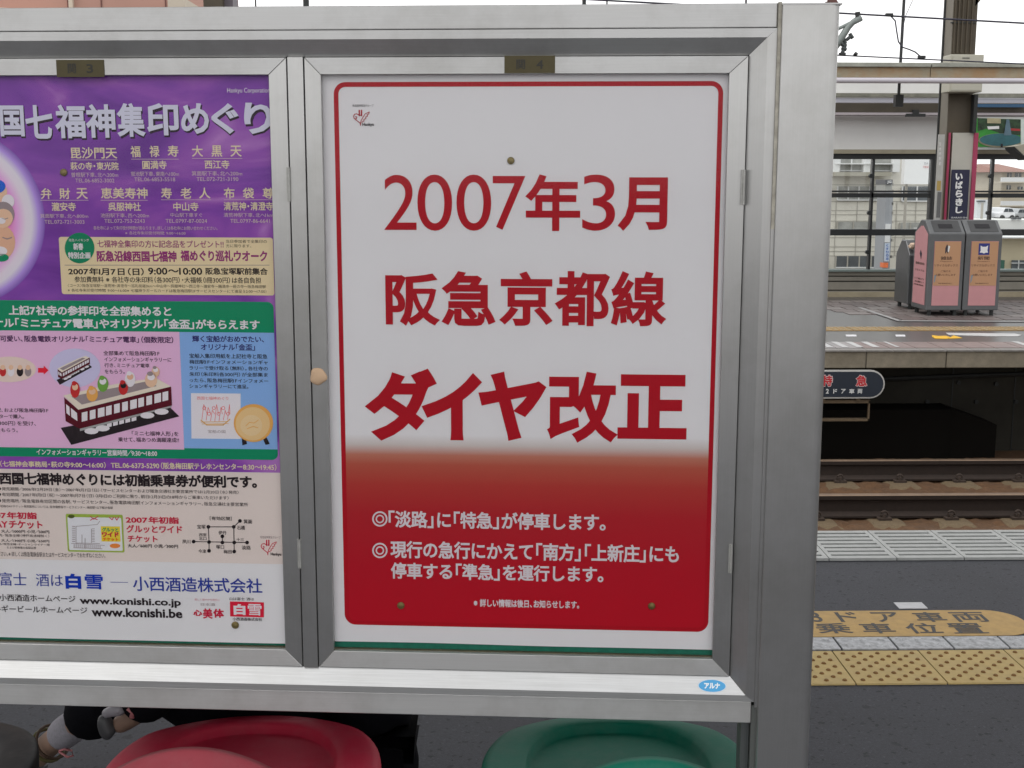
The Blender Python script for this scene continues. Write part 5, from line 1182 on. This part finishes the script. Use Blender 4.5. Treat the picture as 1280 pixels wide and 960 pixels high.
bmulti(p3, [pl_(K3, ell(484, 412, 22, 10))], ink('tkt_orange', 220, 130, 60, 1.6), 'ticket_print', 6); bmulti(p3, [pl_(K3, ell(300, 288, 14, 8))], ink('tkt_dark', 70, 80, 30, 1.4), 'ticket_print', 6)
tkl = []
for pts in ([(320, 330), (320, 400), (420, 402)], [(300, 402), (440, 410)], [(385, 340), (385, 400)], [(320, 330), (410, 322), (420, 308)], [(345, 365), (345, 402)], [(310, 420), (430, 424)], [(358, 380), (358, 424)]): tkl += stroke(pl_(K3, pts), .6)
for i in range(14): tkl += stroke(pl_(K3, [(312 + i * 8.4, 406 + i * .5), (312 + i * 8.4, 418 + i * .5)]), .8)
for i in range(9): tkl += stroke(pl_(K3, [(304, 330 + i * 8), (316, 330 + i * 8)]), .8); tkl += stroke(pl_(K3, [(388, 340 + i * 6.6), (398, 340 + i * 6.6)]), .6)
bmulti(p3, tkl, grp, 'ticket_map', 7)
rb = stroke(pl_(K3, [(380, 288), (395, 300), (412, 288)]), 1) + stroke(pl_(K3, [(380, 304), (395, 296), (410, 302)]), 1) + stroke(pl_(K3, [(460, 292), (472, 302), (478, 292)]), 1) + stroke(pl_(K3, [(484, 292), (492, 304), (500, 290)]), 1)
bmulti(p3, rb, rd2, 'ticket_ribbon', 7)
nodes = [(877, 332), (984, 332), (1010, 307), (880, 396), (936, 372), (936, 398), (986, 398), (1040, 398), (815, 394), (880, 433), (986, 436)]
ml = []
for a, b in ((0, 1), (1, 2), (0, 3), (3, 9), (8, 7), (4, 5), (1, 10)): ml += stroke(pl_(K3, [nodes[a], nodes[b]]), 1)
bmulti(p3, ml, bk2, 'route_map_lines', 4); bmulti(p3, [pl_(K3, ell(x, y, 8, 8, 12)) for x, y in nodes], bk2, 'route_map_stops', 5)
for s, x0, y0, x1, y1 in (('宝塚', 830, 322, 866, 340), ('石橋', 998, 326, 1032, 344), ('箕面', 1026, 300, 1062, 318), ('西宮', 838, 358, 870, 372), ('北口', 838, 374, 870, 388), ('伊丹', 920, 348, 954, 364), ('塚口', 910, 408, 944, 424), ('十三', 996, 378, 1028, 392), ('淡路', 1018, 410, 1056, 428), ('夙川', 768, 386, 802, 402), ('今津', 836, 426, 868, 442), ('梅田', 942, 428, 976, 444)):
    ptext(p3, s, K3, x0, y0, x1, y1, bk2, .01)
a = K3(1098, 388); company_logo(p3, a[0], a[1], 1 / 3.3, rd2, None); ptext(p3, 'Hankyu', K3, 1140, 440, 1184, 456, bk2, .03); ptext(p3, '阪急阪神東宝グループ', K3, 1096, 370, 1182, 381, grp, 0)
kb = ink('konishi_blue', 38, 52, 130, 1.5); kb2 = ink('konishi_bold', 14, 48, 150, 1.5)
for s, x0, y0, x1, y1, m, b in (('山は富士', -118, 522, 112, 578, kb, 0), ('酒は', 152, 530, 266, 582, kb, 0), ('白', 276, 528, 342, 592, kb2, .05), ('雪', 358, 532, 434, 594, kb2, .02), ('小西酒造株式会社', 560, 544, 1104, 606, kb, .012),
                              ('小西酒造ホームページ', -2, 617, 318, 646, bk2, .008), ('www.konishi.co.jp', 336, 630, 762, 669, bk2, .03), ('ベルギービールホームページ', -60, 664, 368, 693, bk2, .008), ('www.konishi.be', 386, 674, 768, 712, bk2, .03),
                              ('心', 814, 680, 852, 706, rd2, .04), ('美', 854, 674, 896, 718, rd2, .03), ('体', 898, 676, 944, 714, rd2, .04), ('日本酒', 846, 652, 906, 664, grp, 0), ('美しく健やかな毎日に', 820, 633, 926, 643, ink('dim_red', 185, 130, 140, 1.5), 0), ('山は富士 酒は', 966, 628, 1070, 641, bk2, 0), ('小西酒造株式会社', 980, 713, 1104, 727, bk2, .01)):
    ptext(p3, s, K3, x0, y0, x1, y1, m, b, .0011)
bmulti(p3, stroke(pl_(K3, [(466, 565), (538, 566)]), .6), kb, 'rule_line', 4)
bmulti(p3, [pl_(K3, [(968, 646), (1111, 650), (1111, 713), (969, 709)])], ink('seal_red', 180, 22, 48, 1.6), 'brand_seal', 4)
ptext(p3, '白', K3, 984, 656, 1034, 702, wpr, .06, .0012); ptext(p3, '雪', K3, 1044, 656, 1102, 704, wpr, .015, .0012)

# brass pins
def pin(x, y, label, r=4.6):
    q = onB(x, y, DP - .002); rr = onB(x + r, y, DP).x - onB(x, y, DP).x
    t = MB(); n = 16
    pr = ((1, .0), (1, -.0012), (.8, -.0022), (.0001, -.0024))
    for (s, dy) in pr:
        for k in range(n): t.v.append((rr * s * math.cos(2 * PI * k / n), dy, rr * s * math.sin(2 * PI * k / n)))
    for a in range(3):
        for k in range(n): j = (k + 1) % n; t.f.append((a * n + k, a * n + j, (a + 1) * n + j, (a + 1) * n + k)); t.m.append(0)
    o = t.build('brass_pin', M['brass'], None, smooth=True); p = rot2(Vector((q.x, DP - .0013, 0)), BROT)
    o.location = (BORG.x + p.x, BORG.y + p.y, q.z); o.rotation_euler = (0, 0, BROT); tag(o, label, 'pin', 'brass pins holding the posters')
pin(638.5, 200.8, 'brown brass pin above the red date on the white poster')
pin(501, 757, 'green tinged brass pin at the lower left of the red poster area')
pin(814.5, 757.6, 'brass pin at the lower right of the red poster area')
pin(79.5, 215.5, 'brown pin in the purple satin left of the temple names')
pin(294, 781.5, 'brass pin at the white foot of the purple poster')

# ================================================================== seats behind the board
def smooth(t): t = max(0, min(1, t)); return t * t * (3 - 2 * t)
def make_seat(label, xc, yc, col, colb, a=.284, b=.305, bx_=0, bz=0):  # colb: paler shell colour with the light on the backrest painted in
    t = thing('bucket_seat', label, 'seat', (xc, yc, 0), 0, 'moulded seats in a row behind the board')
    mb = MB(); n = 72; rs = [0.001, .15, .3, .42, .54, .63, .648, .66, .675, .75, .85, .93, .975, .995, 1.0, .995, .985]
    zs_ = [-.03, -.03, -.029, -.028, -.027, -.0255, -.024, -.008, -.003, .001, .002, .001, -.003, -.010, -.022, -.045, -.075]
    for r, z in zip(rs, zs_):
        for k in range(n):
            an = 2 * PI * k / n; c, s = math.cos(an), math.sin(an); e = 2.25
            ex = math.copysign(abs(c) ** (2 / e), c); ey = math.copysign(abs(s) ** (2 / e), s)
            zz = z + (.012 * smooth((ey * r - .55) / .4) * -1 if ey > 0 else 0)
            mb.v.append((a * r * ex, b * r * ey + .032 * (1 - smooth((r - .66) / .3)) * smooth(r / .3), .42 + zz))
    for i in range(len(rs) - 1):
        for k in range(n): j = (k + 1) % n; mb.f.append((i * n + k, i * n + j, (i + 1) * n + j, (i + 1) * n + k)); mb.m.append(0)
    mb.f.append(tuple(range(n))[::-1]); mb.m.append(0)
    o = mb.build('seat_shell', col, t, smooth=True)
    mb = MB(); nu, nv = 30, 8
    def P_(u, v, off):
        x = -.275 + .55 * u; zt = max(.004, .118 - .062 * (x / .166) ** 2 + .0 ); zt = max(zt, .012)
        yb_ = -.175 - .1 * (1 - math.cos(v * PI / 2) * 0 - v) - .0
        y = -.17 - .10 * (1 - v) ** 1.3 + .25 * x * x * 2.2
        y = max(y, -b * math.sqrt(max(0, 1 - (x / a) ** 2)) * .98)
        return (x + bx_, y + off, .425 + max(.01, zt + bz) * v)
    for off in (0, .022):
        for j in range(nv + 1):
            for i in range(nu + 1): mb.v.append(P_(i / nu, j / nv, off))
    st = (nu + 1) * (nv + 1)
    for s_ in (0, st):
        for j in range(nv):
            for i in range(nu): q0 = s_ + j * (nu + 1) + i; mb.f.append((q0, q0 + 1, q0 + nu + 2, q0 + nu + 1)); mb.m.append(0)
    for i in range(nu): q0 = nv * (nu + 1) + i; mb.f.append((q0, q0 + 1, st + q0 + 1, st + q0)); mb.m.append(0)
    o = mb.build('backrest', colb, t, smooth=True)
    MB().tube([(0, .0, .0), (0, .0, .34)], .03, 12).build('pedestal', M['dark_steel'], t, smooth=True); MB().box(-.12, -.12, 0, .12, .12, .012).build('base_plate', M['dark_steel'], t)
    MB().box(-.2, -.16, .33, .2, .16, .355).build('carrier', M['dark_steel'], t)
    return t
q1 = onZ(307, 885, .42); q1.x += .045; q2 = onZ(757, 884, .42); SB = .305
ys_ = q1.y - SB
def fr(n, c, r=.55): return mat(n, c, r, spec=.14, noise=.06, nscale=12, grime=.12, gcol=(.2, .16, .16), gscale=14, bump=.08, bscale=240, specks=.06)
make_seat('crimson moulded bucket seat under the left poster', q1.x, ys_, fr('seat_red', (.40, .016, .045)), fr('seat_red_lit_back', (.27, .045, .06), .6), bx_=-.06)
make_seat('dark green moulded bucket seat under the right poster', q2.x, q2.y - SB, fr('seat_green', (.004, .12, .078)), fr('seat_green_lit_back', (.006, .13, .085), .6), bx_=.035, bz=-.022)
make_seat('charcoal moulded bucket seat cut off at the lower left corner', onZ(-133, 955, .42).x, ys_ + .0, fr('seat_charcoal', (.008, .008, .009)), fr('seat_charcoal_lit_back', (.012, .011, .012), .6))

# ================================================================== person sitting beyond the seats
def skinned(name, pts, edges, rad, m, parent=None, sub=2, root=0):
    me = bpy.data.meshes.new(name); me.from_pydata([tuple(p) for p in pts], edges, []); o = bpy.data.objects.new(name, me); C.objects.link(o)
    md_ = o.modifiers.new('s', 'SKIN'); md_.use_smooth_shade = True
    for i, v in enumerate(me.skin_vertices[0].data):
        r = rad[i]; v.radius = r if isinstance(r, tuple) else (r, r); v.use_root = (i == root)
    sb = o.modifiers.new('u', 'SUBSURF'); sb.levels = sub; sb.render_levels = sub
    me.materials.append(m)
    if parent: o.parent = parent
    return o
def R3(px, py, Y): return onY(px, py, Y)
A1 = R3(58, 933, 3.10); A2 = R3(176, 888, 2.72)
K1_ = R3(185, 838, 2.86); K2_ = R3(232, 800, 2.68)
hipc = Vector((R3(455, 940, 2.86).x, 2.86, .17))
per = thing('person', 'person in black trousers and strapped sandals sitting beyond the crimson seat', 'person', (hipc.x, hipc.y, 0))
O_ = Vector((hipc.x, hipc.y, 0))
skinm = mat('skin', (.26, .165, .12), .55, noise=.08, nscale=30)  # skin tone lowered, the shade around the legs is part of the colour
blackc = mat('black_cloth', (.006, .006, .008), .95, spec=.05, noise=.3, nscale=30, bump=.3, bscale=25)
T1 = R3(20, 962, 3.16); T1.z = .035; A1.z = max(A1.z, .085)
H2 = R3(150, 880, 3.0)
T2 = R3(141, 912, 2.72)
torso = [hipc, hipc + Vector((.02, 0, .2)), hipc + Vector((.0, 0, .38)), hipc + Vector((-.03, .0, .52)), hipc + Vector((-.07, 0, .60)), hipc + Vector((-.08, 0, .70)), hipc + Vector((-.09, 0, .80))]
pts = torso + [hipc + Vector((-.02, -.09, 0)), K1_, A1, A1.lerp(T1, .35) + Vector((0, 0, -.01)), T1,
               hipc + Vector((-.02, .09, 0)), K2_, A2, A2.lerp(T2, .5), T2,
               hipc + Vector((-.0, -.17, .48)), hipc + Vector((-.10, -.2, .36)), hipc + Vector((-.24, -.1, .44)),
               hipc + Vector((-.0, .17, .48)), hipc + Vector((-.10, .2, .36)), hipc + Vector((-.24, .08, .44))]
edges = [(0,1),(1,2),(2,3),(3,4),(4,5),(5,6),(0,7),(7,8),(8,9),(9,10),(10,11),(0,12),(12,13),(13,14),(14,15),(15,16),(3,17),(17,18),(18,19),(3,20),(20,21),(21,22)]
rad = [.05, .06, .09, .09, .05, .075, .05, .05, .045, .033, .032, .022, .05, .045, .028, .025, .020, .05, .038, .025, .05, .038, .025]
body = skinned('body', [p - O_ for p in pts], edges, rad, skinm, per)
hem1 = A1.lerp(K1_, .34); hem2 = A2.lerp(T2, .3)
skinned('trousers', [p - O_ for p in (hipc, hipc + Vector((-.02, -.09, 0)), K1_, hem1.lerp(K1_, .3), hem1, hipc + Vector((-.02, .09, 0)), K2_, hem2)], [(0,1),(1,2),(2,3),(3,4),(0,5),(5,6),(6,7)], [.14, .1, .08, .078, .074, .1, .075, .068], blackc, per)
skinned('coat', [p - O_ for p in (hipc + Vector((.02, -.02, -.12)), hipc + Vector((.02, -.02, .02)), torso[1], torso[2], torso[3], pts[17], pts[18], pts[20], pts[21], R3(501, 934, 2.8), R3(486, 900, 2.8))], [(0,1),(1,2),(2,3),(3,4),(4,5),(5,6),(4,7),(7,8),(1,9),(2,10)], [(.10, .14), (.105, .15), .115, .15, .12, .07, .055, .07, .055, .055, .06], blackc, per, root=1)
sock = mat('grey_knit', (.26, .25, .28), .9, noise=.2, nscale=120)
skinned('legwarmer', [p - O_ for p in (A1.lerp(K1_, .10), A1.lerp(K1_, .22), A1.lerp(K1_, .36))], [(0,1),(1,2)], [.043, .046, .048], sock, per)
strapm = mat('olive_strap', (.08, .07, .02), .6); pinkm = mat('pink_strap', (.45, .16, .17), .5)
dA = (K1_ - A1).normalized(); ua = dA.cross(Vector((0, 1, 0))).normalized(); ub = dA.cross(ua)
def band(c, r, m, name, w=.006):
    MB().tube([c + (ua * math.cos(t * PI / 10) + ub * math.sin(t * PI / 10)) * r - O_ for t in range(21)], w, 8, cap=False).build(name, m, per, smooth=True)
band(A1.lerp(K1_, .02), .043, strapm, 'ankle_strap', .005); band(A1.lerp(K1_, .07), .045, mat('brown_strap', (.05, .025, .012), .6), 'ankle_strap', .004)
bowc = R3(84, 941, 3.03) - O_
MB().tube([bowc + Vector((-.02, 0, .005)), bowc + Vector((-.005, -.004, .012)), bowc + Vector((.012, 0, .006)), bowc + Vector((.014, 0, -.008)), bowc + Vector((0, 0, -.012)), bowc + Vector((-.02, 0, .003))], .003, 6).build('bow', pinkm, per, smooth=True)
solem = mat('shoe_sole', (.07, .07, .075), .5); lea = mat('grey_leather', (.30, .28, .31), .45)
skinned('sandal', [p - O_ for p in (A1.lerp(T1, .1) + Vector((0, 0, -.05)), A1.lerp(T1, .6) + Vector((0, 0, -.02)), T1 + Vector((-.03, 0, -.01)))], [(0,1),(1,2)], [(.03, .012), (.036, .012), (.03, .01)], solem, per, 1)
sh = [R3(129, 892, 2.71), R3(131, 905, 2.71), R3(136, 915, 2.71), R3(143, 919, 2.71)]
skinned('shoe_sole', [p - O_ for p in sh], [(0,1),(1,2),(2,3)], [.014, .020, .024, .018], solem, per, 2)
sh = [R3(129, 893, 2.69), R3(142, 888, 2.68), R3(158, 886, 2.68)]
skinned('shoe_upper', [p - O_ for p in sh], [(0,1),(1,2)], [.010, .015, .016], lea, per, 2)
MB().tube([p - O_ for p in (R3(160, 885, 2.66), R3(166, 890, 2.66), R3(165, 897, 2.66))], .006, 8).build('instep_strap', pinkm, per, smooth=True)
# hair and simple face on the hidden head
hc = torso[6] - O_
bmh = bmesh.new(); bmesh.ops.create_uvsphere(bmh, u_segments=20, v_segments=14, radius=.1)
for v in bmh.verts:
    v.co.z *= 1.12
    if v.co.x < -.05 and v.co.z < .03: v.co.x = -.05
me_ = bpy.data.meshes.new('hair'); bmh.to_mesh(me_); bmh.free(); me_.materials.append(mat('black_hair', (.012, .01, .009), .6)); me_.polygons.foreach_set('use_smooth', [True] * len(me_.polygons))
o = bpy.data.objects.new('hair', me_); C.objects.link(o); o.parent = per; o.location = hc + Vector((.02, 0, .01))
